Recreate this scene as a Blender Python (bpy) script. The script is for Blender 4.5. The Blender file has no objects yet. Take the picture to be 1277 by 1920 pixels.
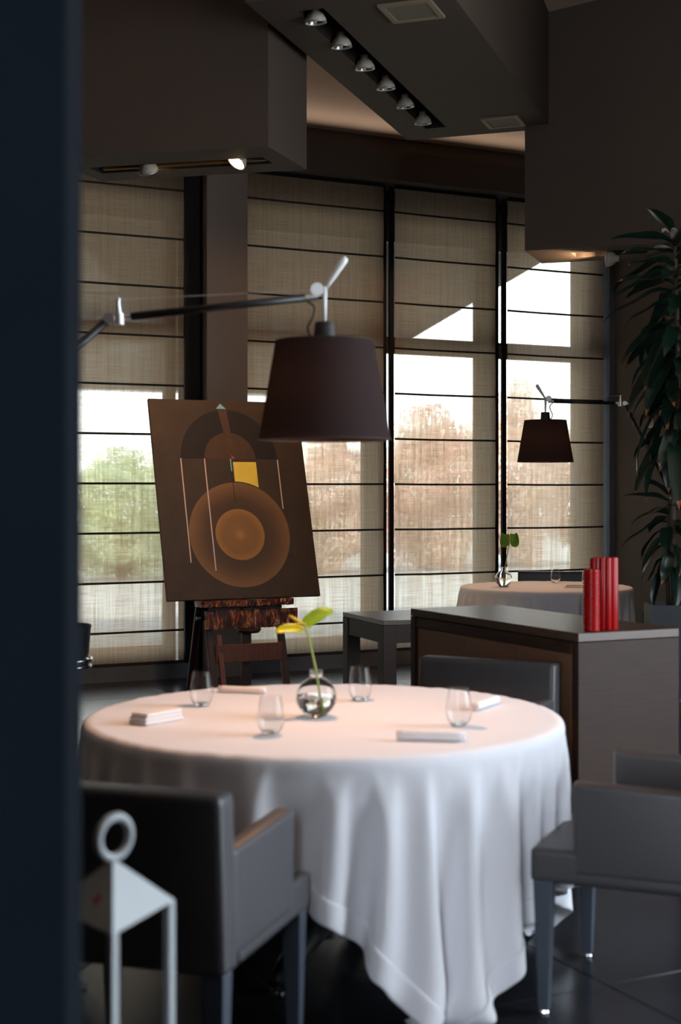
import bpy, bmesh, math, random
from math import sin, cos, pi, radians as R
from mathutils import Vector, Matrix
C = bpy.context.scene.collection
S_ = bpy.context.scene
rnd = random.Random(7)

# ------------------------------------------------------------------ camera, sky, sun, exposure
cam_data = bpy.data.cameras.new('camera')
cam = bpy.data.objects.new('camera', cam_data); C.objects.link(cam)
cam.location = (0, 0, 1.45); cam.rotation_euler = (pi/2, 0, 0)
cam_data.sensor_fit = 'VERTICAL'; cam_data.sensor_height = 36; cam_data.sensor_width = 24
cam_data.lens = 50.0; cam_data.shift_y = -35/1920
cam_data.clip_start = 0.05; cam_data.clip_end = 300
cam_data.dof.use_dof = True; cam_data.dof.focus_distance = 10.2; cam_data.dof.aperture_fstop = 2.8
S_.camera = cam

world = bpy.data.worlds.new('sky'); S_.world = world; world.use_nodes = True
wn = world.node_tree; wn.nodes.clear()
w_out = wn.nodes.new('ShaderNodeOutputWorld'); w_bg = wn.nodes.new('ShaderNodeBackground')
w_tc = wn.nodes.new('ShaderNodeTexCoord'); w_sep = wn.nodes.new('ShaderNodeSeparateXYZ'); w_cr = wn.nodes.new('ShaderNodeValToRGB')
wn.links.new(w_tc.outputs['Generated'], w_sep.inputs[0]); wn.links.new(w_sep.outputs['Z'], w_cr.inputs[0])
w_cr.color_ramp.elements[0].position = 0.0; w_cr.color_ramp.elements[0].color = (0.93, 0.96, 1.0, 1)
w_cr.color_ramp.elements[1].position = 0.75; w_cr.color_ramp.elements[1].color = (0.50, 0.68, 1.0, 1)
wn.links.new(w_cr.outputs[0], w_bg.inputs[0]); w_bg.inputs[1].default_value = 4.6
wn.links.new(w_bg.outputs[0], w_out.inputs[0])

sun_d = bpy.data.lights.new('sun', 'SUN'); sun_d.energy = 8.5; sun_d.angle = R(0.8); sun_d.color = (1.0, 0.93, 0.82)
sun = bpy.data.objects.new('sun', sun_d); C.objects.link(sun)
sun.rotation_euler = Vector((0.75, 0.75, -0.95)).to_track_quat('-Z', 'Y').to_euler()

S_.view_settings.view_transform = 'Standard'; S_.view_settings.look = 'None'
S_.view_settings.gamma = 1; S_.view_settings.exposure = 0.0
S_.view_settings.use_curve_mapping = False
S_.cycles.use_denoising = True
S_.cycles.max_bounces = 12; S_.cycles.transparent_max_bounces = 24; S_.cycles.transmission_bounces = 10
S_.cycles.diffuse_bounces = 5; S_.cycles.glossy_bounces = 4
S_.cycles.sample_clamp_indirect = 6.0; S_.cycles.caustics_refractive = True; S_.cycles.caustics_reflective = False

# cool daylight through the glazing at the right of and behind the camera (watts; the lamps stand in the openings further down)
DAY_SIDE, DAY_BACK = 400, 270

# ------------------------------------------------------------------ small helpers
def lin(h):
    h = h.lstrip('#'); out = []
    for i in (0, 2, 4):
        c = int(h[i:i+2], 16)/255
        out.append(c/12.92 if c <= 0.04045 else ((c+0.055)/1.055)**2.4)
    return (*out, 1)

def mat(name, color, rough=0.5, metal=0.0, var=0.0, scale=8.0, stretch=(1, 1, 1), bump=0.0, bscale=None, spec=0.5, coat=0.0, sheen=0.0):
    m = bpy.data.materials.new(name); m.use_nodes = True
    nt = m.node_tree; b = nt.nodes['Principled BSDF']
    col = lin(color) if isinstance(color, str) else color
    b.inputs['Base Color'].default_value = col
    b.inputs['Roughness'].default_value = rough; b.inputs['Metallic'].default_value = metal
    b.inputs['Specular IOR Level'].default_value = spec
    b.inputs['Coat Weight'].default_value = coat
    b.inputs['Sheen Weight'].default_value = sheen
    if var or bump:
        tc = nt.nodes.new('ShaderNodeTexCoord'); mp = nt.nodes.new('ShaderNodeMapping')
        mp.inputs['Scale'].default_value = stretch
        nt.links.new(tc.outputs['Object'], mp.inputs[0])
    if var:
        n = nt.nodes.new('ShaderNodeTexNoise'); n.inputs['Scale'].default_value = scale; n.inputs['Detail'].default_value = 5
        nt.links.new(mp.outputs[0], n.inputs['Vector'])
        cr = nt.nodes.new('ShaderNodeValToRGB')
        cr.color_ramp.elements[0].position = 0.3; cr.color_ramp.elements[1].position = 0.7
        cr.color_ramp.elements[0].color = tuple(c*(1-var) for c in col[:3])+(1,)
        cr.color_ramp.elements[1].color = tuple(min(1, c*(1+var)) for c in col[:3])+(1,)
        nt.links.new(n.outputs[0], cr.inputs[0]); nt.links.new(cr.outputs[0], b.inputs['Base Color'])
    if bump:
        n2 = nt.nodes.new('ShaderNodeTexNoise'); n2.inputs['Scale'].default_value = bscale or scale*6; n2.inputs['Detail'].default_value = 4
        nt.links.new(mp.outputs[0], n2.inputs['Vector'])
        bp = nt.nodes.new('ShaderNodeBump'); bp.inputs['Strength'].default_value = bump; bp.inputs['Distance'].default_value = 0.004
        nt.links.new(n2.outputs[0], bp.inputs['Height']); nt.links.new(bp.outputs[0], b.inputs['Normal'])
    return m

def emis(name, color, strength):
    m = bpy.data.materials.new(name); m.use_nodes = True
    b = m.node_tree.nodes['Principled BSDF']
    b.inputs['Base Color'].default_value = (0.8, 0.8, 0.8, 1)
    b.inputs['Emission Color'].default_value = color; b.inputs['Emission Strength'].default_value = strength
    return m

def glass(name, color=(1, 1, 1, 1), ior=1.45):
    m = bpy.data.materials.new(name); m.use_nodes = True
    b = m.node_tree.nodes['Principled BSDF']
    b.inputs['Base Color'].default_value = color; b.inputs['Roughness'].default_value = 0.0
    b.inputs['Transmission Weight'].default_value = 1.0; b.inputs['IOR'].default_value = ior
    return m

def link(name, me, m=None, parent=None):
    o = bpy.data.objects.new(name, me); C.objects.link(o)
    if m is not None:
        if isinstance(m, (list, tuple)):
            for x in m: me.materials.append(x)
        else: me.materials.append(m)
    if parent is not None: o.parent = parent
    return o

def obj(name, bm, m, parent=None, smooth=False, autosmooth=None):
    bmesh.ops.recalc_face_normals(bm, faces=bm.faces)
    me = bpy.data.meshes.new(name); bm.to_mesh(me); bm.free()
    if smooth or autosmooth is not None:
        for p in me.polygons: p.use_smooth = True
        if autosmooth is not None: me.set_sharp_from_angle(angle=R(autosmooth))
    return link(name, me, m, parent)

def tag(o, label, cat, group=None, kind=None):
    o['label'] = label; o['category'] = cat
    if group: o['group'] = group
    if kind: o['kind'] = kind
    return o

def struct(o, label=None):
    o['kind'] = 'structure'
    if label: o['label'] = label
    return o

def thing(name, label, cat, loc=(0, 0, 0), rz=0, group=None):
    o = bpy.data.objects.new(name, None); C.objects.link(o)
    o.empty_display_size = 0.1
    o.location = loc; o.rotation_euler = (0, 0, rz)
    return tag(o, label, cat, group)

def dup_tree(o, parent=None):
    c = o.copy(); C.objects.link(c)
    c.parent = parent
    for ch in list(o.children): dup_tree(ch, c)
    return c

def add_box(bm, c, d, rot=None, bevel=0.0, segs=2):
    """box centred at c with size d"""
    r = bmesh.ops.create_cube(bm, size=1.0)
    vs = r['verts']
    for v in vs: v.co = Vector((v.co.x*d[0], v.co.y*d[1], v.co.z*d[2]))
    if bevel:
        es = list({e for v in vs for e in v.link_edges})
        rb = bmesh.ops.bevel(bm, geom=es, offset=bevel, segments=segs, profile=0.7, affect='EDGES')
        vs = list({v for f in rb['faces'] for v in f.verts} | {v for v in vs if v.is_valid})
    M = Matrix.Translation(Vector(c)) @ (rot.to_4x4() if rot else Matrix())
    for v in vs: v.co = M @ v.co
    return vs

def box(c, d, bevel=0.0, segs=2, rot=None):
    bm = bmesh.new(); add_box(bm, c, d, rot, bevel, segs); return bm

def add_lathe(bm, prof, segs=32, close=True, c=(0, 0, 0)):
    rings = []
    for r, z in prof:
        if r < 1e-6: rings.append([bm.verts.new((c[0], c[1], c[2]+z))])
        else: rings.append([bm.verts.new((c[0]+r*cos(2*pi*k/segs), c[1]+r*sin(2*pi*k/segs), c[2]+z)) for k in range(segs)])
    for a, b in zip(rings, rings[1:]):
        for k in range(segs):
            k2 = (k+1) % segs
            if len(a) == 1 and len(b) == 1: continue
            if len(a) == 1: bm.faces.new((a[0], b[k], b[k2]))
            elif len(b) == 1: bm.faces.new((a[k], b[0], a[k2]))
            else: bm.faces.new((a[k], b[k], b[k2], a[k2]))
def lathe(prof, segs=32, c=(0, 0, 0)):
    bm = bmesh.new(); add_lathe(bm, prof, segs, c=c); return bm

def add_tube(bm, pts, r, segs=10, caps=True):
    pts = [Vector(p) for p in pts]; n = len(pts)
    rr = r if isinstance(r, (list, tuple)) else [r]*n
    rings = []; up = None
    for i, p in enumerate(pts):
        t = (pts[min(i+1, n-1)]-pts[max(i-1, 0)]).normalized()
        if up is None:
            up = Vector((0, 0, 1)) if abs(t.z) < 0.9 else Vector((1, 0, 0))
        a = t.cross(up).normalized(); b = a.cross(t).normalized(); up = b
        rings.append([bm.verts.new(p + rr[i]*(cos(2*pi*k/segs)*a + sin(2*pi*k/segs)*b)) for k in range(segs)])
    for A, B in zip(rings, rings[1:]):
        for k in range(segs):
            k2 = (k+1) % segs
            bm.faces.new((A[k], A[k2], B[k2], B[k]))
    if caps:
        bm.faces.new(rings[0][::-1]); bm.faces.new(rings[-1])
def tube(pts, r, segs=10):
    bm = bmesh.new(); add_tube(bm, pts, r, segs); return bm

def add_prism(bm, poly, h):
    """poly: list of 3-D points; extruded by vector h"""
    h = Vector(h)
    a = [bm.verts.new(Vector(p)) for p in poly]; b = [bm.verts.new(Vector(p)+h) for p in poly]
    n = len(a)
    bm.faces.new(a); bm.faces.new(b[::-1])
    for i in range(n):
        j = (i+1) % n
        bm.faces.new((a[i], b[i], b[j], a[j]))
def prism(poly, h):
    bm = bmesh.new(); add_prism(bm, poly, h); return bm

def torus(Rr, r, segs=40, rs=12, M=None):
    bm = bmesh.new(); g = []
    for i in range(segs):
        a = 2*pi*i/segs
        g.append([bm.verts.new(((Rr+r*cos(2*pi*j/rs))*cos(a), (Rr+r*cos(2*pi*j/rs))*sin(a), r*sin(2*pi*j/rs))) for j in range(rs)])
    for i in range(segs):
        for j in range(rs):
            bm.faces.new((g[i][j], g[(i+1) % segs][j], g[(i+1) % segs][(j+1) % rs], g[i][(j+1) % rs]))
    if M is not None: bmesh.ops.transform(bm, matrix=M, verts=bm.verts)
    return bm

# ------------------------------------------------------------------ materials
M_wall_dark = mat('dark_brown_plaster', '#57493f', 0.8, var=0.05, scale=3, bump=0.05, bscale=120)
M_soffit = mat('soffit_paint', '#54473d', 0.75, var=0.04, scale=2, bump=0.04, bscale=140)
M_ceiling = mat('ceiling_plaster', '#d2b8a2', 0.85, var=0.03, scale=2)
M_navy = mat('navy_wall_paint', '#0e141b', 0.95, var=0.08, scale=4, bump=0.05, bscale=160, spec=0.08)
M_frame = mat('dark_window_frame', '#211a15', 0.7, var=0.1, scale=20, spec=0.2)
M_sash = mat('brown_sash', '#5a4a3c', 0.6, var=0.08, scale=12)
M_sill = mat('grey_sill_metal', '#62666c', 0.5, var=0.05)
M_column = mat('grey_column_plaster', '#8f8178', 0.75, var=0.04, scale=3)
M_tile = mat('dark_floor_tile', '#26272b', 0.22, var=0.22, scale=3, bump=0.06, bscale=30)
M_grout = mat('floor_grout', '#141416', 0.7)
M_wood = mat('dark_oak_veneer', '#322017', 0.5, spec=0.25, var=0.16, scale=6, stretch=(1, 1, 14), bump=0.06, bscale=30)
M_wood_top = mat('dark_oak_top', '#4c382b', 0.3, spec=0.4, var=0.14, scale=6, stretch=(14, 1, 1), bump=0.05, bscale=30)
M_door = mat('brown_door_panel', '#74503a', 0.5, var=0.1, scale=5, stretch=(1, 1, 12))
M_old_wood = mat('old_easel_wood', '#3a2219', 0.6, var=0.3, scale=9, stretch=(1, 1, 8), bump=0.2, bscale=30)
M_red_wood = mat('reddish_easel_wood', '#6a3a26', 0.55, var=0.25, scale=9, stretch=(8, 1, 1), bump=0.15, bscale=30)
M_leather = mat('charcoal_leather', '#403e40', 0.42, var=0.05, scale=6, bump=0.10, bscale=160)
M_leg = mat('charcoal_leg_cover', '#39414c', 0.5, var=0.06)
M_chrome = mat('chrome', (0.8, 0.8, 0.82, 1), 0.15, 1.0)
M_alu = mat('polished_aluminium', (0.85, 0.84, 0.83, 1), 0.45, 1.0)
M_black = mat('black_lacquer', '#17181b', 0.4, var=0.05)
M_white_metal = mat('white_painted_metal', '#a6abad', 0.45, var=0.03)
M_paddle = mat('white_lamp_handle', '#ecebea', 0.35)
M_red = mat('red_glazed_ceramic', '#960407', 0.28, coat=0.0, var=0.05, spec=0.35)
M_linen = mat('white_linen', '#dedde2', 0.85, bump=0.04, bscale=400, sheen=0.2)
M_napkin = mat('white_napkin', '#e2e0e2', 0.85, bump=0.05, bscale=300)
M_glass = glass('clear_glass', ior=1.22)
M_water = glass('water', ior=1.33)
M_glass_thin = glass('thin_clear_glass', ior=1.22)
M_shade_cap = mat('brown_shade_cap', '#2a2422', 0.6)
M_cord = mat('brown_cord', '#4a3a2c', 0.6)
M_stem = mat('pale_green_stem', '#9ba84a', 0.5)
M_spathe = mat('green_spathe', '#6a9a18', 0.4, var=0.25, scale=22)
M_spathe_y = mat('yellow_green_spathe', '#b9c21c', 0.4, var=0.2, scale=22)
M_spadix = mat('yellow_spadix', '#d2c020', 0.5, var=0.1, scale=60)
M_leaf = mat('dark_glossy_leaf', '#14281e', 0.3, var=0.3, scale=8, stretch=(6, 1, 6))
M_leaf_tip = mat('dry_leaf_tip', '#8a5426', 0.6, var=0.3, scale=30)
M_trunk = mat('dracaena_trunk', '#4c4236', 0.8, var=0.3, scale=20, bump=0.3, bscale=60)
M_planter = mat('anthracite_planter', '#3c4046', 0.55, var=0.05)
M_soil = mat('soil', '#2a211b', 0.95, var=0.4, scale=40, bump=0.6, bscale=60)
M_canvas_edge = mat('canvas_edge', '#2b1a12', 0.8)
M_vent = mat('beige_vent', '#9b8870', 0.6)
M_vent_panel = mat('vent_inner_panel', '#867a6a', 0.7)
M_brass = mat('brass_track', '#a87a3a', 0.4, 0.6, var=0.1)
M_slot = mat('slot_lining', '#241d18', 0.7)
M_reflector = mat('lamp_reflector', (0.75, 0.72, 0.68, 1), 0.25, 1.0)
M_lamp_body = mat('white_lamp_body', '#c9bfae', 0.5)
M_lit = emis('lit_lamp', (1.0, 0.62, 0.30, 1), 14)
M_bulb = emis('warm_bulb', (1.0, 0.66, 0.40, 1), 3)
M_gravel = mat('pale_gravel', '#9a948a', 0.9, var=0.2, scale=2.5, bump=0.4, bscale=40)
M_canopy = mat('canopy_boards', '#4c4036', 0.8, var=0.12, scale=4)
M_rod = mat('blind_rod', '#241b14', 0.6)
M_plate = mat('cream_switch_plate', '#a08f78', 0.5)

def shade_mat():
    m = bpy.data.materials.new('brown_shade_fabric'); m.use_nodes = True
    nt = m.node_tree; nt.nodes.clear()
    out = nt.nodes.new('ShaderNodeOutputMaterial'); mx = nt.nodes.new('ShaderNodeMixShader')
    d = nt.nodes.new('ShaderNodeBsdfDiffuse'); t = nt.nodes.new('ShaderNodeBsdfTranslucent')
    tc = nt.nodes.new('ShaderNodeTexCoord'); n = nt.nodes.new('ShaderNodeTexNoise'); n.inputs['Scale'].default_value = 220
    nt.links.new(tc.outputs['Object'], n.inputs['Vector'])
    cr = nt.nodes.new('ShaderNodeValToRGB')
    cr.color_ramp.elements[0].color = lin('#2e2728'); cr.color_ramp.elements[1].color = lin('#3c3333')
    nt.links.new(n.outputs[0], cr.inputs[0]); nt.links.new(cr.outputs[0], d.inputs[0])
    t.inputs[0].default_value = lin('#5a4032')
    mx.inputs[0].default_value = 0.09
    nt.links.new(d.outputs[0], mx.inputs[1]); nt.links.new(t.outputs[0], mx.inputs[2]); nt.links.new(mx.outputs[0], out.inputs[0])
    return m
M_shade = shade_mat()

def blind_mat():
    """open-weave linen: threads reflect and let light through, gaps between threads show the outside"""
    m = bpy.data.materials.new('open_weave_linen'); m.use_nodes = True
    nt = m.node_tree; nt.nodes.clear(); L = nt.links.new
    out = nt.nodes.new('ShaderNodeOutputMaterial')
    tc = nt.nodes.new('ShaderNodeTexCoord')
    def noise(sc, det=3):
        mp = nt.nodes.new('ShaderNodeMapping'); mp.inputs['Scale'].default_value = sc
        n = nt.nodes.new('ShaderNodeTexNoise'); n.inputs['Scale'].default_value = 1; n.inputs['Detail'].default_value = det
        L(tc.outputs['Object'], mp.inputs[0]); L(mp.outputs[0], n.inputs['Vector']); return n
    a = noise((190, 1, 3)); b = noise((4, 1, 190)); c = noise((30, 1, 0.6), 3)
    def math_(op, x, y):
        k = nt.nodes.new('ShaderNodeMath'); k.operation = op
        for i, v in enumerate((x, y)):
            if isinstance(v, (int, float)): k.inputs[i].default_value = v
            else: L(v, k.inputs[i])
        return k.outputs[0]
    s = math_('ADD', a.outputs[0], b.outputs[0]); s = math_('ADD', s, math_('MULTIPLY', c.outputs[0], 0.7))
    mr = nt.nodes.new('ShaderNodeMapRange'); L(s, mr.inputs[0])
    mr.inputs[1].default_value = 1.15; mr.inputs[2].default_value = 1.55; mr.inputs[3].default_value = 0.24; mr.inputs[4].default_value = 0.54
    d = nt.nodes.new('ShaderNodeBsdfDiffuse'); d.inputs[0].default_value = lin('#c09a7a')
    t = nt.nodes.new('ShaderNodeBsdfTranslucent'); t.inputs[0].default_value = lin('#ecd0ac')
    cr = nt.nodes.new('ShaderNodeValToRGB'); L(mr.outputs[0], cr.inputs[0])
    cr.color_ramp.elements[0].position = 0.24; cr.color_ramp.elements[0].color = lin('#c9a078'); cr.color_ramp.elements[1].position = 0.54; cr.color_ramp.elements[1].color = lin('#fbe0bf')
    L(cr.outputs[0], t.inputs[0])
    m1 = nt.nodes.new('ShaderNodeMixShader'); m1.inputs[0].default_value = 0.68; L(d.outputs[0], m1.inputs[1]); L(t.outputs[0], m1.inputs[2])
    tr = nt.nodes.new('ShaderNodeBsdfTransparent'); tr.inputs[0].default_value = (0.98, 0.97, 0.91, 1)
    rf = nt.nodes.new('ShaderNodeBsdfRefraction'); rf.inputs['IOR'].default_value = 1.02; rf.inputs['Roughness'].default_value = 0.45; rf.inputs[0].default_value = (1.0, 0.93, 0.82, 1)
    m3 = nt.nodes.new('ShaderNodeMixShader'); m3.inputs[0].default_value = 0.5; L(tr.outputs[0], m3.inputs[1]); L(rf.outputs[0], m3.inputs[2])
    m2 = nt.nodes.new('ShaderNodeMixShader'); L(mr.outputs[0], m2.inputs[0]); L(m1.outputs[0], m2.inputs[1]); L(m3.outputs[0], m2.inputs[2])
    L(m2.outputs[0], out.inputs[0])
    return m
M_blind = blind_mat()

def pane_mat():
    m = bpy.data.materials.new('window_glass'); m.use_nodes = True
    nt = m.node_tree; nt.nodes.clear()
    out = nt.nodes.new('ShaderNodeOutputMaterial'); mx = nt.nodes.new('ShaderNodeMixShader')
    t = nt.nodes.new('ShaderNodeBsdfTransparent'); g = nt.nodes.new('ShaderNodeBsdfGlossy'); g.inputs['Roughness'].default_value = 0.02
    t.inputs[0].default_value = (0.93, 0.97, 0.96, 1)
    mx.inputs[0].default_value = 0.025
    nt.links.new(t.outputs[0], mx.inputs[1]); nt.links.new(g.outputs[0], mx.inputs[2]); nt.links.new(mx.outputs[0], out.inputs[0])
    return m
M_pane = pane_mat()

def splatter_mat():
    m = mat('paint_crusted_wood', '#3a2018', 0.55)
    nt = m.node_tree; b = nt.nodes['Principled BSDF']; L = nt.links.new
    tc = nt.nodes.new('ShaderNodeTexCoord')
    mp = nt.nodes.new('ShaderNodeMapping'); mp.inputs['Scale'].default_value = (2.2, 1, 0.8); L(tc.outputs['Object'], mp.inputs[0])
    n = nt.nodes.new('ShaderNodeTexNoise'); n.inputs['Scale'].default_value = 12; n.inputs['Detail'].default_value = 6; n.inputs['Distortion'].default_value = 1.5
    L(mp.outputs[0], n.inputs['Vector'])
    cr = nt.nodes.new('ShaderNodeValToRGB'); e = cr.color_ramp.elements
    e[0].position = 0.0; e[0].color = lin('#2c1a14'); e[1].position = 0.46; e[1].color = lin('#3d231a')
    for p, c in ((0.54, '#8a3420'), (0.57, '#5a3422'), (0.61, '#d07828'), (0.64, '#5a3a2c'), (0.68, '#e8d0b8'), (0.72, '#6a3c2c')):
        x = e.new(p); x.color = lin(c)
    L(n.outputs[0], cr.inputs[0]); L(cr.outputs[0], b.inputs['Base Color'])
    bp = nt.nodes.new('ShaderNodeBump'); bp.inputs['Strength'].default_value = 0.6; bp.inputs['Distance'].default_value = 0.01
    L(n.outputs[0], bp.inputs['Height']); L(bp.outputs[0], b.inputs['Normal'])
    return m
M_splatter = splatter_mat()

# ------------------------------------------------------------------ room frame: s runs along the window wall, n into the room
T = Vector((0.8950, 0.4461, 0)); N = Vector((0.4461, -0.8950, 0)); P0 = Vector((-1.80, 10.95, 0))
ROT_W = math.atan2(T.y, T.x)
def W(s, n, z): return P0 + s*T + n*N + Vector((0, 0, z))
def wbox(bm, s0, s1, n0, n1, z0, z1):
    add_prism(bm, [W(s0, n0, z0), W(s1, n0, z0), W(s1, n1, z0), W(s0, n1, z0)], (0, 0, z1-z0))
def wstruct(name, boxes, m, label=None):
    bm = bmesh.new()
    for b in boxes: wbox(bm, *b)
    return struct(obj(name, bm, m), label)

S_L, S_R, N_B = -7.0, 4.76, 12.8
# floor with square tiles where they can be told apart
floor = bpy.data.objects.new('floor', None); C.objects.link(floor); floor.location = W(0, 0, 0); floor.rotation_euler = (0, 0, ROT_W)
floor['kind'] = 'structure'
bm = bmesh.new(); add_box(bm, ((S_L+S_R)/2, -(N_B-0.4)/2, -0.085), (S_R-S_L+0.8, N_B+1.2, 0.15))
obj('grout_bed', bm, M_grout, floor)
TS = 0.9
tile_me = None
for i in range(-8, 6):
    for j in range(0, 17):
        x, y = (i+0.5)*TS+0.2, -(j+0.5)*TS
        if x-TS/2 < S_L+0.0 or x+TS/2 > S_R+0.45 or -y+TS/2 > N_B+0.5: continue
        if tile_me is None:
            t = obj('tile', box((0, 0, -0.006), (TS-0.004, TS-0.004, 0.012), 0.0015, 1), M_tile, floor); tile_me = t.data
        else: t = link('tile', tile_me, None, floor)
        t.location = (x, y, 0)

# window wall: sill strip, columns, pelmet beam
wstruct('baseboard_window', [(S_L, 0.70, -0.28, 0.05, 0.0, 0.115), (1.12, S_R, -0.28, 0.05, 0.0, 0.115)], M_sill)
wstruct('trim_1', [(S_L, S_R, -0.12, 0.20, 4.06, 4.30)], M_soffit, 'dark beam over the window blinds')
wstruct('pillar_window', [(0.77, 1.115, -0.12, 0.14, 0.0, 4.06)], M_column, 'grey plastered pillar between the two left blinds')
wstruct('trim_2', [(0.625, 0.77, -0.12, 0.04, 0.0, 4.06)], M_frame, 'black post beside the grey pillar')
wstruct('wall_window', [(S_L, -1.30, -0.12, 0.0, 0.0, 4.06), (S_L, S_R, -0.40, -0.12, 4.06, 4.7), (S_L, 4.40, -0.40, -0.28, 3.64, 4.06)], M_wall_dark)
fill = struct(wstruct('trim_4', [(-0.6, 4.6, 0.035, 0.065, 4.30, 4.315)], M_sill), 'cove light profile added out of sight on top of the window beam')  # added strip, hidden from below, carrying the light that follows
cl_ = bpy.data.lights.new('ceiling_fill', 'AREA'); cl_.shape = 'RECTANGLE'; cl_.size = 5.2; cl_.size_y = 0.03; cl_.energy = 7; cl_.color = (1.0, 0.85, 0.72)  # added area light behind the beam edge, brightens the sloping ceiling
co_l = bpy.data.objects.new('ceiling_fill', cl_); C.objects.link(co_l); co_l.location = W(2.0, 0.05, 4.32)
co_l.rotation_euler = Matrix((T, (N*0.5-Vector((0, 0, 1))*0.85).normalized(), -(N*0.85+Vector((0, 0, 0.5))).normalized())).transposed().to_euler()
# right-hand wall: solid by the corner, glazed further into the room
Hc = 5.85
S_B = 2.9
wstruct('wall_right', [(S_R, S_R+0.2, -0.41, 6.8, 0, Hc), (S_B, S_R, 6.6, 6.8, 0, Hc), (S_B, S_B+0.2, 6.8, N_B+0.2, 3.7, Hc), (S_B, S_B+0.2, 6.8, N_B+0.2, 0, 0.10)], M_wall_dark)
wstruct('trim_3', [(4.70, S_R, 0.0, 0.10, 0.0, 4.06)], M_sill, 'grey metal strip in the window corner')
wstruct('wall_left', [(S_L-0.4, S_L-0.2, -0.3, N_B, 0, Hc)], M_wall_dark)
wstruct('wall_back', [(S_L-0.4, -7.0, N_B, N_B+0.2, 0, Hc), (-4.9, S_B, N_B, N_B+0.2, 0, Hc), (-7.0, -4.9, N_B, N_B+0.2, 3.7, Hc), (-7.0, -4.9, N_B, N_B+0.2, 0, 0.1)], M_wall_dark)
# pitched ceiling rising from the eaves, then flat
bm = bmesh.new()
SL = 0.18
ZC = 4.52
prof = [(-0.3, ZC-0.3*SL), (5.0, ZC+SL*5.0), (N_B+0.2, ZC+SL*5.0), (N_B+0.2, ZC+SL*5+0.2), (4.95, ZC+SL*5.0+0.2), (-0.3, ZC+0.2)]
add_prism(bm, [W(S_L-0.2, n, z) for n, z in prof], (S_R-S_L+0.4)*T)
struct(obj('ceiling', bm, M_ceiling))
# glazing on the right wall (behind and right of the camera) that lets the cool daylight in
w5 = bpy.data.objects.new('window_5', None); C.objects.link(w5); w5['kind'] = 'structure'
bm = bmesh.new()
for n in (6.85, 8.83, 10.81, 12.74): wbox(bm, S_B+0.04, S_B+0.12, n-0.04, n+0.04, 0.1, 3.7)
for a, b in ((6.89, 8.79), (8.87, 10.77), (10.85, 12.70)):
    wbox(bm, S_B+0.04, S_B+0.12, a, b, 3.62, 3.7); wbox(bm, S_B+0.04, S_B+0.12, a, b, 0.1, 0.18)
obj('window_frame', bm, M_frame, w5)
for a, b in ((6.89, 8.79), (8.87, 10.77), (10.85, 12.70)):
    bm = bmesh.new(); wbox(bm, S_B+0.075, S_B+0.079, a, b, 0.18, 3.62); obj('pane', bm, M_pane, w5)
w6 = bpy.data.objects.new('window_6', None); C.objects.link(w6); w6['kind'] = 'structure'
bm = bmesh.new()
for q in (-6.96, -5.95, -4.94): wbox(bm, q-0.04, q+0.04, N_B+0.04, N_B+0.12, 0.1, 3.7)
for a, b in ((-6.92, -5.99), (-5.91, -4.98)):
    wbox(bm, a, b, N_B+0.04, N_B+0.12, 3.62, 3.7); wbox(bm, a, b, N_B+0.04, N_B+0.12, 0.1, 0.18)
obj('window_frame', bm, M_frame, w6)
for a, b in ((-6.92, -5.99), (-5.91, -4.98)):
    bm = bmesh.new(); wbox(bm, a, b, N_B+0.075, N_B+0.079, 0.18, 3.62); obj('pane', bm, M_pane, w6)
def daylight(loc, d, w, h, power):
    l = bpy.data.lights.new('window_daylight', 'AREA'); l.shape = 'RECTANGLE'; l.size = w; l.size_y = h; l.energy = power; l.color = (0.80, 0.89, 1.0)
    o = bpy.data.objects.new('window_daylight', l); C.objects.link(o); o.location = loc; o.rotation_euler = d.to_track_quat('-Z', 'Z').to_euler()
daylight(W(S_B-0.05, 9.75, 1.9), -T, 5.7, 3.4, DAY_SIDE)
daylight(W(-5.95, N_B-0.05, 1.9), -N, 2.0, 3.4, DAY_BACK)

# the four windows behind the blinds
WIN = [(-1.30, 0.625, 0.54), (1.115, 2.43, 2.33), (2.47, 3.555, 3.46), (3.60, 4.72, 4.52)]
def window(k, s0, s1, sash):
    w = bpy.data.objects.new('window_%d' % k, None); C.objects.link(w); w['kind'] = 'structure'
    bm = bmesh.new()
    wbox(bm, s0, s0+0.035, -0.265, -0.18, 0.03, 4.05); wbox(bm, s1-0.035, s1, -0.265, -0.18, 0.03, 4.05)
    wbox(bm, s0+0.035, s1-0.035, -0.265, -0.18, 0.03, 0.11); wbox(bm, s0+0.035, s1-0.035, -0.265, -0.18, 3.97, 4.05)
    obj('window_frame', bm, M_frame, w)
    bm = bmesh.new(); wbox(bm, sash, s1-0.037, -0.26, -0.19, 0.11, 3.97); obj('sash_stile', bm, M_sash, w)
    bm = bmesh.new(); wbox(bm, s0+0.037, sash-0.002, -0.26, -0.185, 2.66, 2.80); obj('transom', bm, M_sash, w)
    bm = bmesh.new(); wbox(bm, s0+0.037, sash-0.002, -0.26, -0.19, 0.112, 0.24); obj('bottom_rail', bm, M_sash, w)
    for z0, z1 in ((0.242, 2.658), (2.802, 3.968)):
        bm = bmesh.new(); wbox(bm, s0+0.037, sash-0.002, -0.23, -0.226, z0, z1); obj('pane', bm, M_pane, w)
    if k in (2,):
        bm = bmesh.new(); add_tube(bm, [W(sash+0.05, -0.19, 1.13), W(sash+0.05, -0.14, 1.13), W(sash-0.09, -0.14, 1.13)], 0.010, 8); obj('handle', bm, M_alu, w)
for k, a in enumerate(WIN): window(k+1, *a)
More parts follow.
